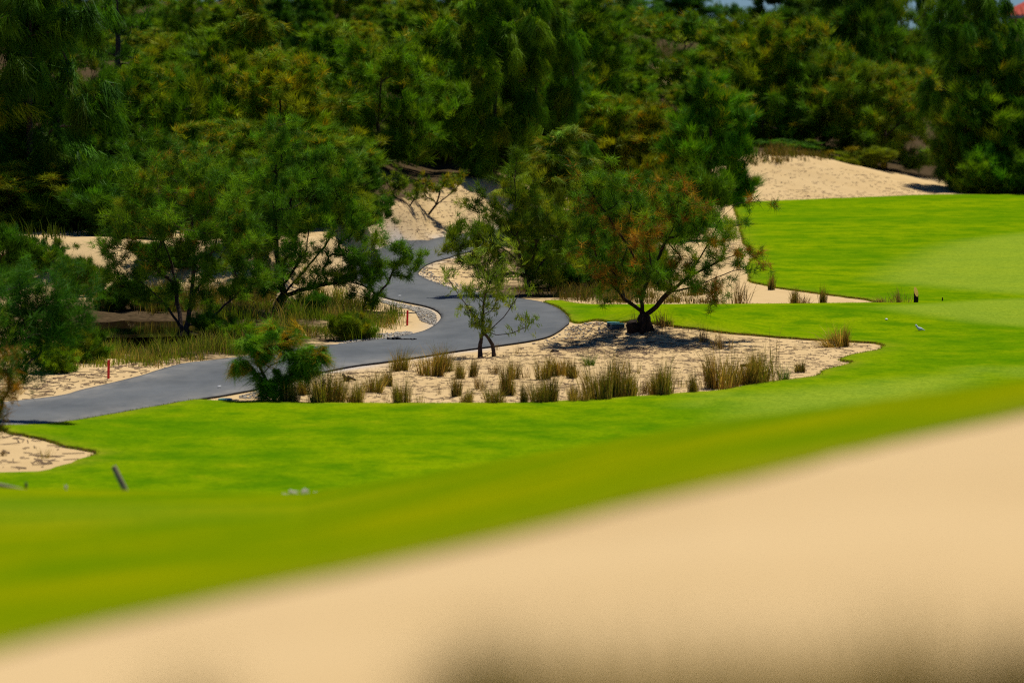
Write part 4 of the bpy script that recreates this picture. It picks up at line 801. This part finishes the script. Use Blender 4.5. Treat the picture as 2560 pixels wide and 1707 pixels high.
TU = [  # x, base y, height, width (photo px), mesh, label
 (722, 1008, 62, 60, 'dark', 'rusty tussock right beside the young pine base'), (800, 1009, 92, 85, 'olive2', 'large olive tussock right of the young pine'), (835, 1006, 95, 70, 'olive', 'olive tussock touching the large one by the pine'),
 (890, 1009, 66, 55, 'olive', 'brownish tussock on the front lawn edge, right of the pine group'), (935, 985, 60, 60, 'olive', 'open tussock just below the driftwood stub'), (762, 990, 70, 50, 'straw', 'straw coloured tussock behind the pine group'),
 (975, 965, 50, 40, 'dark', 'small dark tussock right of the driftwood stub'), (1000, 1011, 78, 55, 'olive2', 'upright thick tussock alone on the front lawn edge'), (1055, 1010, 50, 50, 'sparse', 'thin sparse tuft right of the lone upright tussock'),
 (1000, 928, 62, 52, 'olive', 'tussock overlapping the path edge, left one of two'), (1078, 938, 85, 80, 'straw', 'tall pale tussock overlapping the path edge, right one of two'), (1110, 930, 70, 50, 'olive', 'tussock leaning out of the tall pale one by the path'),
 (1135, 990, 62, 46, 'dark', 'narrow dark tussock left of the two-trunk tree, lower row'), (1150, 945, 52, 36, 'olive', 'short tussock below the left of the two trunks'), (1178, 942, 55, 36, 'dark', 'short dark tussock below the two trunks'),
 (1168, 1010, 44, 40, 'olive', 'small tussock at the lawn edge left of the middle'), (1205, 972, 55, 50, 'dry', 'brown twiggy tussock below the two trunks'), (1230, 935, 40, 40, 'dry', 'dry thin tuft right below the two trunks'),
 (1236, 1011, 55, 55, 'olive', 'green-brown tussock on the lawn edge below the two trunks'), (1268, 985, 90, 65, 'dark', 'tall dark brown tussock in the middle of the sand'), (1283, 950, 60, 40, 'olive', 'tussock behind the tall dark brown one'),
 (1308, 1010, 62, 34, 'dark', 'very narrow dark tussock on the lawn edge'), (1312, 945, 45, 60, 'drysparse', 'spiky dry twigs leaning right in mid sand'), (1350, 1010, 70, 55, 'olive', 'tussock at the lawn edge left of the big brown one'),
 (1378, 1009, 86, 80, 'dark', 'big brown rounded tussock at the lawn edge'), (1360, 950, 62, 48, 'olive', 'tussock behind the big brown rounded one'), (1400, 940, 66, 70, 'straw', 'yellowish tussock left of the fresh green one'),
 (1436, 945, 50, 46, 'dark', 'small dark clump between yellowish and fresh green tussocks'), (1476, 914, 42, 70, 'green', 'fresh green grass clump alone on the sand'), (1438, 1007, 66, 60, 'straw', 'pale tussock at the lawn edge right of the big brown one'),
 (1500, 1002, 110, 90, 'olive2', 'tallest olive tussock of the row at the lawn edge'), (1530, 996, 120, 70, 'dark', 'brown-topped tussock joined to the tallest olive one'), (1565, 992, 82, 90, 'olive2', 'wide low green tussock right of the tallest one'),
 (1600, 985, 55, 60, 'dry', 'reddish dry tuft between wide and pointed tussocks'), (1655, 990, 105, 75, 'olive2', 'pointed dark-tipped tussock near the lawn edge'), (1640, 988, 70, 60, 'olive', 'tussock leaning left from the pointed one'),
 (1700, 968, 42, 50, 'sparse', 'sparse tuft right of the pointed tussock'), (1738, 984, 66, 44, 'dark', 'narrow upright dark tussock left of the tall straw grass'), (1545, 930, 70, 60, 'sparse', 'few tall wispy stems on open sand'),
 (1585, 935, 60, 60, 'sparse', 'wispy stems right of the other wisps on open sand'), (1800, 972, 125, 100, 'straw', 'tallest straw grass at the left of the pale clump row'), (1835, 965, 150, 100, 'sparse', 'very tall thin stems rising from the straw grass'),
 (1860, 962, 90, 80, 'straw', 'straw tussock in front of the low board'), (1895, 958, 100, 90, 'olive2', 'olive and straw tussock right of the low board'), (1930, 955, 150, 80, 'sparse', 'tall thin stems rising behind the green shrublet'),
 (1960, 952, 55, 70, 'green', 'low green shrublet at the right end of the straw grass'), (2005, 932, 34, 44, 'dark', 'tiny dark tuft on the right-hand sand tongue'), (1760, 855, 62, 36, 'dry', 'dry twiggy plant between mound and lawn'),
 (1805, 870, 62, 46, 'dry', 'dry leafy plant right of the mound on the lawn edge'), (2090, 870, 72, 100, 'strawwide', 'windblown pale clump on the sand tongue tip'), (2105, 868, 70, 50, 'straw', 'upright russet half of the windblown clump'),
 (1985, 873, 30, 24, 'drysparse', 'tiny twigs left of the windblown clump'), (1590, 812, 66, 50, 'drysparse', 'bare twigs left of the black trunk'), (1650, 815, 66, 70, 'drysparse', 'bare fan of twigs right of the black trunk'), (1665, 815, 46, 50, 'dry', 'dry tuft at the right foot of the black trunk'),
 (1618, 846, 26, 24, 'drysparse', 'small twig shrub just below the black trunk'), (1240, 875, 34, 40, 'drysparse', 'dry twigs by the path right of the two trunks'), (1292, 888, 42, 46, 'drysparse', 'grey twigs lying right of the two trunks'),
 (1925, 725, 52, 30, 'dark', 'dark upright tussock on the far lawn corner'), (1838, 762, 80, 80, 'dry', 'fan-shaped dry clump at the foot of the far sand strip'), (1985, 761, 48, 40, 'dark', 'dark tussock on the far sand strip, left of three'),
 (2012, 761, 34, 46, 'dry', 'low brown tuft on the far sand strip, middle of three'), (2054, 761, 52, 32, 'dark', 'narrow dark tussock on the far sand strip, right of three'), (2215, 760, 26, 60, 'dry', 'low russet tuft left of the cut stump'), (2255, 760, 52, 50, 'dry', 'upright brown tussock left of the cut stump'),
 (960, 1000, 40, 40, 'drysparse', 'twiggy bare shoot on the lawn edge left of the lone tussock'), (1100, 985, 50, 40, 'drysparse', 'small bare forked shoot on open sand'), (70, 1139, 5, 5, 'drysparse', None),
 (122, 1141, 40, 60, 'sparse', 'thin tuft on the sand patch at the left border'), (2, 1135, 20, 30, 'dry', 'tiny dry tuft on the left border sand'), (1440, 765, 40, 60, 'dry', None)]
for (x, yb, hp, wp, mk, lab) in TU:
    if lab is None: continue
    p = hit([x], [yb])[0]; p[2] = float(gz(p[0], p[1])); m = p[1] / FPX; h = hp * m * 0.93; wd = wp * m
    o = put('grass_tussock', TM[mk], None, p); r0 = 1.0 * dict(olive=.95, olive2=.95, dark=.75, straw=1.05, strawwide=1.5, green=1.5, dry=1.1, sparse=.95, drysparse=1.2)[mk]
    o.scale = (wd / r0, wd / r0, h / 1.0); o.rotation_euler = (random.uniform(-.08, .08), random.uniform(-.08, .08), random.uniform(0, 6.28)); tag(o, lab, 'grass clump', 'tussocks on the sand')
    if lab.startswith('windblown'): o.rotation_euler = (0, -0.45, 0)
TM['mass_green'] = tussock_mesh('near_plant_green', 90, 3000, 'olive', 0.9, .34, 0.07); TM['mass_brown'] = tussock_mesh('near_plant_brown', 91, 2400, 'dark', 0.7, .34, 0.07)
# blurred plants at the photographer's feet
for (x, yt, dist, wp, mk, lab) in [(1190, 1610, 5.6, 150, 'mass_brown', 'blurred brown plant at the bottom edge, left of the row'), (520, 1680, 5.6, 160, 'mass_green', 'faint blurred plant at the bottom left'), (1620, 1590, 5.5, 330, 'mass_green', 'blurred green plant at the bottom edge, middle of the row'),
                                   (1850, 1600, 5.6, 260, 'mass_green', 'blurred olive plant at the bottom edge'), (2290, 1535, 5.7, 200, 'mass_green', 'tallest blurred green plant at the bottom right'), (1420, 1620, 5.5, 230, 'mass_green', 'low blurred plant at the bottom edge between brown and green ones'), (2070, 1605, 5.6, 230, 'mass_green', 'low blurred plant left of the tallest one at the bottom right'), (2540, 1595, 5.6, 180, 'mass_brown', 'blurred brown plant in the bottom right corner')]:
    u, v = ray(x, yt); q = np.array([u * dist, dist]); zb = float(gz(q[0], q[1])); h = CAM_H + v * dist - zb
    o = put('grass_tussock', TM[mk], None, (q[0], q[1], zb)); s = 1.35 * wp * dist / FPX; o.scale = (s, s, h * 0.85); o.color = (0.9, 0.9, 0.9, 1); tag(o, lab, 'grass clump', 'blurred plants at the bottom edge')

# ------------------------------------------------------------------ wild grass, litter, gravel: nobody could count these
def scatter_px(rs, poly, n):
    P = smooth_poly(hit([q[0] for q in poly], [q[1] for q in poly]), 1.0); lo, hi = P.min(0), P.max(0); out = np.zeros((0, 2))
    while len(out) < n:
        q = lo + rs.rand(n * 2, 2) * (hi - lo); q = q[sdf(P, q[:, 0], q[:, 1]) > 0]; out = np.concatenate([out, q])
    out = out[:n]; return out
def wild(name, label, seed, poly, clumps, per, h, pal, lean=0.5, spread=0.16, wd=0.016, avoid=True, cat='grass'):
    rs = np.random.RandomState(seed); q = scatter_px(rs, poly, clumps)
    keep = (vnoise(q[:, 0] / 1.1, q[:, 1] / 1.6, seed) > -0.08)
    if avoid: keep &= (sdf(P_path, q[:, 0], q[:, 1]) < -0.25)
    q = q[keep]; hs = h * (0.5 + 0.9 * rs.rand(len(q))) * (0.85 + 1.3 * vnoise(q[:, 0] / 1.2, q[:, 1] / 1.6, seed + 5)); cb = palette(rs, len(q), *PAL[pal]) if isinstance(pal, str) else palette(rs, len(q), *pal)
    b = np.repeat(q, per, 0) + rs.normal(size=(len(q) * per, 2)) * spread; c = np.repeat(cb, per, 0)
    V, Q, T3, cc = blades(rs, b[:, 0], b[:, 1], gz(b[:, 0], b[:, 1]) - 0.03, np.repeat(hs, per), lean, wd, c); o = put(name, make_mesh(name, V, [Q, T3], M['blade'], col=cc)); return tag(o, label, cat, kind='stuff')
MIXG = ([(0.20, 0.25, 0.04), (0.12, 0.19, 0.015), (0.34, 0.27, 0.10), (0.17, 0.12, 0.05), (0.06, 0.11, 0.012)], (4, 4, 3, 2, 2))
MIXD = ([(0.16, 0.14, 0.04), (0.10, 0.08, 0.03), (0.08, 0.10, 0.015), (0.24, 0.17, 0.08)], (3, 3, 3, 2))
wild('wild_grass', 'tall green and straw grass between the pond and the lower path', 101, [(-100, 960), (0, 950), (90, 930), (170, 925), (300, 915), (400, 905), (500, 880), (470, 868), (380, 862), (300, 855), (200, 850), (100, 850), (-100, 860)], 800, 22, 0.46, MIXG)
wild('wild_grass', 'low pale grass at the pond rim by the left red stake', 102, [(330, 925), (420, 912), (520, 895), (500, 870), (440, 868), (380, 872), (330, 880)], 500, 16, 0.25, MIXG)
wild('wild_grass', 'thick mixed grass inside the bend around the leaning tree', 103, [(560, 895), (680, 882), (820, 862), (930, 850), (985, 815), (990, 780), (900, 760), (800, 745), (700, 755), (600, 770), (500, 800), (490, 850), (500, 885)], 1100, 22, 0.55, MIXG)
wild('wild_grass', 'brown grass behind the middle lawn strip', 104, [(1300, 752), (1380, 750), (1500, 760), (1700, 762), (1790, 760), (1780, 715), (1700, 690), (1500, 690), (1380, 700), (1310, 720)], 650, 20, 0.42, MIXD, wd=0.02)
wild('wild_grass', 'dark reeds and dry grass on the far pond bank', 105, [(240, 775), (320, 782), (420, 790), (560, 790), (700, 760), (640, 742), (500, 735), (330, 735), (240, 740)], 420, 20, 0.65, MIXD)
wild('wild_grass', 'dry grass along the brown edge on top of the sand dune', 106, [(1870, 418), (1960, 408), (2060, 402), (2060, 396), (2000, 385), (1870, 395)], 110, 20, 0.7, MIXD, wd=0.03, avoid=False)
wild('wild_grass', 'dry grass on the open hill at the upper left', 107, [(380, 190), (520, 190), (560, 160), (480, 140), (400, 150)], 220, 18, 0.9, 'straw', wd=0.04, avoid=False)
wild('undergrowth', 'dark low undergrowth beneath the trees of the wooded slope', 108, [(-150, 590), (250, 590), (520, 590), (800, 550), (880, 470), (900, 425), (1200, 400), (1500, 400), (1850, 380), (1850, 150), (1200, 150), (600, 200), (-150, 220)], 4200, 12, 0.7, ([(0.06, 0.11, 0.010), (0.10, 0.09, 0.02), (0.04, 0.07, 0.01)], (4, 2, 3)), wd=0.05, spread=0.35, avoid=False, cat='undergrowth')

# blades along the lawn edges
rs = np.random.RandomState(120); L = np.linalg.norm(e1 - e0, axis=1); vis = (e0[:, 1] > 85) & (e0[:, 1] < 238) & (np.abs(e0[:, 0] / e0[:, 1]) < 0.17); A0, A1, LL = e0[vis], e1[vis], L[vis]
k = rs.choice(len(A0), 20000, p=LL / LL.sum()); tq = rs.rand(len(k), 1); b = A0[k] * (1 - tq) + A1[k] * tq + np.concatenate([rs.normal(size=(len(k), 2)) * 0.05, np.full((len(k), 1), -0.05)], 1)
V, Q, T3, cc = blades(rs, b[:, 0], b[:, 1], b[:, 2], np.full(len(k), 0.085), 0.5, 0.012, palette(rs, len(k), [(0.16, 0.26, 0.01), (0.24, 0.26, 0.02), (0.28, 0.19, 0.05), (0.12, 0.22, 0.01)], (4, 3, 2, 3)))
tag(put('lawn_edge_grass', make_mesh('lawn_edge_grass', V, [Q, T3], M['blade'], col=cc)), 'fringe of longer grass along the lawn edges', 'grass', kind='stuff')

def bits(name, label, seed, polys, mat, dims, n, cat, sticks=True):
    """thin twigs or small stones lying on the sand"""
    rs = np.random.RandomState(seed); q = np.concatenate([scatter_px(rs, P, k) for P, k in zip(polys, n)])
    ok = (sdf(P_path, q[:, 0], q[:, 1]) < -0.05) & (np.minimum(sdf(P_turf, q[:, 0], q[:, 1]), -sdf(P_bay, q[:, 0], q[:, 1])) < 0.0); q = q[ok]; N = len(q); z = gz(q[:, 0], q[:, 1])
    if sticks:
        a = rs.rand(N) * math.pi; ln = dims[0] * (0.3 + rs.rand(N) ** 2 * 1.5); d = np.stack([np.cos(a), np.sin(a), rs.normal(size=N) * 0.06], 1) * ln[:, None] / 2; c = np.stack([q[:, 0], q[:, 1], z + 0.012], 1)
        s = np.stack([-np.sin(a), np.cos(a), 0 * a], 1) * dims[1] / 2; top = np.array([0, 0, dims[1] * 0.8])
        V = np.stack([c - d - s, c - d + s, c - d + top, c + d - s, c + d + s, c + d + top], 1).reshape(-1, 3); k = np.arange(N)[:, None] * 6
        F = np.concatenate([k + np.array([[0, 3, 5, 2]]), k + np.array([[1, 2, 5, 4]])])
    else:
        r = dims[0] * (0.5 + rs.rand(N)); o = np.array([(1, 0, 0), (0, 1, 0), (-1, 0, 0), (0, -1, 0), (0, 0, 1), (0, 0, -1)]) * 1.0
        V = (np.stack([q[:, 0], q[:, 1], z + r * 0.3], 1)[:, None] + o[None] * (r[:, None, None] * (0.7 + 0.6 * rs.rand(N, 6, 1))) * np.array([1, 1, .65])).reshape(-1, 3); k = np.arange(N)[:, None] * 6
        F = np.concatenate([k + np.array([f]) for f in ([0, 1, 4], [1, 2, 4], [2, 3, 4], [3, 0, 4], [1, 0, 5], [2, 1, 5], [3, 2, 5], [0, 3, 5])])
    return tag(put(name, make_mesh(name, V, F, mat)), label, cat, kind='stuff')
litmat = plain('dead_twigs', (0.13, 0.085, 0.05), 0.9, 0.1, 0.6, 40)
SAND_MID = [(700, 1000), (1000, 1008), (1400, 1002), (1700, 980), (1960, 945), (2130, 905), (2190, 868), (2000, 855), (1750, 830), (1560, 812), (1440, 815), (1380, 850), (1200, 885), (900, 925), (720, 970)]
bits('twig_litter', 'fallen needles and twigs on the sand around the tussocks', 130, [SAND_MID, [(1420, 880), (1760, 880), (1760, 820), (1560, 808), (1440, 815)]], litmat, (0.30, 0.014), (2600, 700), 'twigs')
bits('twig_litter', 'fallen twigs on the sandy verge and slope by the upper path', 131, [[(0, 1005), (200, 970), (500, 900), (400, 900), (150, 940), (0, 960)], [(950, 610), (1200, 570), (1180, 480), (1000, 480), (950, 550)], [(1060, 690), (1300, 745), (1330, 700), (1150, 640)], [(1850, 500), (2350, 485), (2200, 440), (1950, 410), (1860, 440)], [(0, 1180), (200, 1145), (100, 1100), (0, 1085)], [(1700, 700), (1880, 640), (1860, 560), (1830, 560), (1780, 640)]],
     litmat, (0.32, 0.022), (260, 600, 300, 500, 70, 200), 'twigs')
bits('gravel', 'pale grey gravel along the edge of the cart path', 132, [[(960, 752), (1060, 772), (1090, 790), (1085, 812), (1050, 800), (1030, 775), (960, 762)], [(800, 873), (880, 864), (960, 852), (1030, 838), (1020, 828), (960, 836), (880, 850)], [(1060, 700), (1200, 740), (1210, 730), (1090, 690), (1070, 665), (1055, 672)], [(1430, 815), (1540, 812), (1500, 840), (1400, 850), (1300, 865), (1380, 845)], [(600, 990), (720, 962), (700, 985), (620, 1000)]],
     M['stone'], (0.035,), (1200, 1000, 350, 140, 200), 'gravel', sticks=False)

# ------------------------------------------------------------------ small things
def at(x, y):
    p = hit([x], [y])[0]; p[2] = float(gz(p[0], p[1])); return p
for (x, y, hp, lab) in [(271, 947, 47, 'red hazard stake at the pond grass beside the lower path'), (1018, 812, 38, 'red hazard stake on the sand inside the path bend')]:
    p = at(x, y); m = p[1] / FPX; h = hp * m; r = 0.037
    o = MB().tube([(0, 0, -0.15), (0, 0, 0), (0, 0, h * .93), (0, 0, h * .98), (0, 0, h)], [r, r, r, r * .8, r * .45], 4, True).build('red_stake', M['red'], None, bevel=0.004)
    o.location = p; o.rotation_euler = (0, 0.03, 0.5); tag(o, lab, 'stake', 'red stakes along the path')
# valve box lids
for (x, y, wp, lab, side, rot) in [(1533, 812, 31, 'pale green valve box lid, rear one of the pair left of the trunk', 'lid', 0.1), (1543, 820, 34, 'dark blue-sided valve box lid, front one of the pair left of the trunk', 'lidside', 0.25), (563, 1005, 36, 'round green valve lid on the sand beside the lawn edge', 'lid', 0)]:
    p = at(x, y); wd = wp * p[1] / FPX; t = empty('valve_box', p, rot, label=lab, cat='valve box', group='valve boxes in the sand'); hh = 0.10 if side == 'lidside' else 0.05
    if x == 563:
        MB().tube([(0, 0, -0.1), (0, 0, 0.05)], [wd / 2 * .94] * 2, 24).build('body', M['lidside'], t); MB().tube([(0, 0, 0.05), (0, 0, 0.08), (0, 0, .085)], [wd / 2, wd / 2, wd / 2 * .93], 24).build('lid', M['lid'], t)
    else:
        MB().box((0, 0, hh / 2 - .05), (wd, 0.26, hh + .1), 0, 0.94).build('body', M['lidside'], t, bevel=.01); MB().box((0, 0, hh + .016), (wd * 1.0, 0.28, 0.03)).build('lid', M['lid'], t, bevel=.01)
# cut stump
p = at(2290, 760); m = p[1] / FPX; h1, h0, r = 36 * m, 25 * m, 5.6 * m; t = empty('cut_stump', p, 0, label='dark stump with slanting fresh orange cut on the lawn', cat='stump')
n = 14; rs = np.random.RandomState(8); V = []; F = []
for lv in range(6):
    for k in range(n):
        a = 2 * math.pi * k / n; rr = r * (1.08 - 0.05 * lv / 5 + 0.12 * (rs.rand() - .5)) + (0.02 if lv == 0 else 0); top = (h0 + h1) / 2 - math.cos(a) * (h1 - h0) / 2 + 0.15 * math.sin(a); V.append((rr * math.cos(a), rr * math.sin(a), -0.1 + (top + .1) * lv / 5))
F = [[i * n + k, i * n + (k + 1) % n, (i + 1) * n + (k + 1) % n, (i + 1) * n + k] for i in range(5) for k in range(n)]
MB().add(V, F).build('bark', M['darkbark'], t, True); top = np.array(V[-n:]); V2 = np.concatenate([top, [top.mean(0) + (0, 0, .004)]])
V2[:n, 2] += .002; MB().add(V2, [[k, (k + 1) % n, n] for k in range(n)]).build('cut_face', M['cut'], t)
# leaning post behind the near rise
u, v = ray(318, 1236); dist = 63.0; zb = float(gz(u * dist, dist)); p = np.array([u * dist, dist, zb]); xb, zz = px_at(p, 316, 1232); xt, zt = px_at(p, 284, 1166)
k = (0 - 0.1 - zz) / (zt - zz); xb2 = xb + (xt - xb) * k
MB().tube([(xb2, 0, -.1), (xb, 0.02, zz), (xt, 0.06, zt - .01), (xt - .006, .06, zt)], [0.052, 0.05, 0.047, 0.038], 10, True, 1, .12).build('post', M['grey'], None, True).location = p
tag(bpy.data.objects['post'], 'grey wooden post leaning left out of the near lawn', 'post')
# stones and clods beyond the near rise
rs = np.random.RandomState(44)
def lone(name, x, y, dist, r, mat, label, cat, group=None):
    u, v = ray(x, y); z = CAM_H + v * dist; zb = float(gz(u * dist, dist)); 
    o = MB().ball((0, 0, 0), (r[0], r[1], max(r[2], (z - zb) + r[2] * 0.5 + 0.035)), int(x), .35, 9, 7).build(name, M[mat], None, True); o.location = (u * dist, dist, zb); return tag(o, label, cat, group)
for i, (x, y, a, b, lab) in enumerate([(712, 1237, .17, .02, 'leftmost low stone of the pale heap on the near lawn'), (735, 1234, .16, .03, 'second stone from the left in the pale heap'), (762, 1229, .16, .05, 'highest pale stone of the heap on the near lawn'), (785, 1233, .15, .03, 'stone right of the highest one in the pale heap'),
                                       (808, 1236, .14, .03, 'small middle stone of the pale heap'), (835, 1236, .17, .02, 'flat stone in the right half of the pale heap'), (862, 1238, .16, .02, 'flat stone near the right end of the heap'), (885, 1240, .12, .015, 'rightmost small stone of the pale heap')]):
    lone('stone', x, y, 62.0 + 0.1 * i, (a, a * .8, b), 'stone', lab, 'stone', 'stones of the pale heap')
lone('clod', 65, 1213, 64, (.05, .05, .02), 'darkstone', 'dark clod on the near lawn at the left', 'clod'); lone('stone', 165, 1221, 64, (.05, .05, .015), 'stone', 'single white stone right of the dark clod', 'stone'); lone('stone', 268, 1232, 62, (.10, .06, .01), 'stone', 'flat grey stone just left of the leaning post base', 'stone')
# pale rail at the left border
u, v = ray(-60, 1200); a = np.array([u * 60, 60, CAM_H + v * 60]); u, v = ray(85, 1230); b = np.array([u * 58, 58, CAM_H + v * 58]); o = MB().tube([a - a, (b - a) * .5, b - a], [.03, .032, .03], 8, True, 2, .1).build('rail', M['grey'], None, True); o.location = a
tag(o, 'thin pale rail lying along the near lawn at the left border', 'rail')
# bird and ball on the lawn
p = at(2296, 832); s = 1.0; t = empty('bird', p + np.array([0, 0, .07]), 0, label='small white and grey bird standing on the right lawn', cat='bird')
b = MB()
b.tube([(-.085, 0, .165), (-.06, 0, .15), (-.035, 0, .10), (0.02, 0, .06), (.08, 0, .05), (.15, 0, .03), (.21, 0, .01)], [.022, .03, .035, .055, .05, .02, .006], 10); b.ball((-.075, 0, .165), (.034, .03, .032), 1, 0, 10, 8)
b.build('body', M['white'], t, True); MB().tube([(-.10, 0, .165), (-.135, 0, .158)], [.008, .002], 6).build('beak', M['darkstone'], t)
for sx in (-.012, .02): MB().tube([(0.01 + sx, sx, .03), (0.01 + sx, sx, -.075)], [.005, .005], 5).build('leg', M['darkstone'], t)
p = at(2216, 805); o = MB().ball((0, 0, .02), (.048, .048, .03), 1, 0, 12, 8).build('lawn_marker', M['ball'], None, True); o.location = p + np.array([0, 0, .07]); tag(o, 'small flat white marker on the right lawn', 'marker')
p = at(2356, 757); o = MB().tube([(0, 0, 0), (0, 0, .12)], [.025, .02], 8).build('peg', M['darkstone']); o.location = p + np.array([0, 0, .07]); tag(o, 'tiny dark peg right of the cut stump', 'peg')
# low board in the straw grass
p = at(1866, 935); t = empty('low_board', p, 0, label='low dark board half hidden in the straw grass', cat='board'); m = p[1] / FPX
MB().box((0, 0, 22 * m), (32 * m, .03, 7 * m)).build('board', M['darkbark'], t, bevel=.004)
for sx in (-1, 1): MB().box((sx * 11 * m, .03, 9 * m), (.03, .03, 22 * m)).build('leg', M['darkbark'], t)
# driftwood stub, rocks, tar lumps, litter
p = at(868, 952); o = MB().tube([(-.02, 0, -.05), (-.05, 0, .08), (-.12, 0, .2)], [.09, .07, .035], 7, True, 4, .5).tube([(0, 0, .1), (.1, 0, .07), (.24, .02, .02)], [.07, .05, .02], 7, True, 5, .5).build('driftwood', M['bark'], None, True); o.location = p; tag(o, 'forked driftwood stub lying on the sand near the path', 'driftwood')
for (x, y, r, lab) in [(1386, 877, .12, 'dark flat rock on the sand right of the two trunks'), (1543, 892, .05, 'pebble with dark shade on the open sand'), (1616, 887, .03, 'tiny pebble on the open sand right of the other pebble')]:
    p = at(x, y); o = MB().ball((0, 0, .02), (r, r * .7, r * .5), int(x), .5, 8, 6).build('rock', M['darkstone'], None, False); o.location = p; tag(o, lab, 'rock')
p = at(990, 853); b = MB(); rs = np.random.RandomState(3)
for k in range(16): b.ball((-.28 + k * .055 + rs.normal() * .02, rs.normal() * .06, .05), (.05 + .03 * rs.rand(), .05, .03 + .05 * rs.rand() * (k < 9)), k, .7, 6, 5)
o = b.build('tar_lump', M['tar'], None); o.location = p + np.array([0, .1, 0.0]); tag(o, 'broken black asphalt lumps at the inner path edge', 'rubble')
for (x, y, lab) in [(548, 974, 'scrap of white litter on the lower path'), (999, 746, 'white speck of litter on the upper path bend')]:
    p = at(x, y); o = MB().ball((0, 0, 0), (.06, .04, .012), 3, .6, 7, 5).build('litter_scrap', M['ball'], None); o.location = p + np.array([0, 0, .1]); tag(o, lab, 'litter')

# ------------------------------------------------------------------ house at the upper right
u, v = ray(2520, 45); dist = 400.0; ez = CAM_H + v * dist; hx = u * dist; gz0 = float(ground_z(hx + 7, dist + 5)); t = empty('house', (hx + 7.5, dist + 5.5, gz0), 0, label='ochre house with red tiled hip roof behind the right-hand trees', cat='house'); E = ez - gz0
MB().box((0, 0, E / 2 - .3), (12.4, 9, E + .6)).build('wall', M['wall'], t)
MB().box((0, 0, E + .14), (14.4, 11, .3)).build('fascia', M['trim'], t)
V = [(-7.3, -5.6, E + .3), (7.3, -5.6, E + .3), (7.3, 5.6, E + .3), (-7.3, 5.6, E + .3), (-2.2, 0, E + 3.1), (2.2, 0, E + 3.1)]
rf = MB().add(V, [[0, 1, 5, 4], [1, 2, 5], [2, 3, 4, 5], [3, 0, 4], [3, 2, 1, 0]]).build('roof', M['roof'], t)
rd = MB()
for k in range(26):                              # tile rolls down the front slope
    x = -7.1 + k * 0.57; top = min(1, (x + 7.3) / 5.1, (7.3 - x) / 5.1)
    if top > 0.05: rd.tube([(x, -5.6, E + .33), (x, -5.6 + 5.6 * top, E + .33 + 2.8 * top)], [.09, .09], 5)
rd.build('roof_tiles', M['roof'], rf)
for x in (-4, 0, 4):
    w_ = MB().box((x, -4.52, E - 1.7), (1.3, .1, 1.6)).build('window', M['trim'], t); MB().box((x, -4.585, E - 1.7), (1.08, .04, 1.38)).build('pane', M['dark'], w_)
print('scene built: objects', len(bpy.data.objects), 'tris', sum(len(m.polygons) for m in bpy.data.meshes))
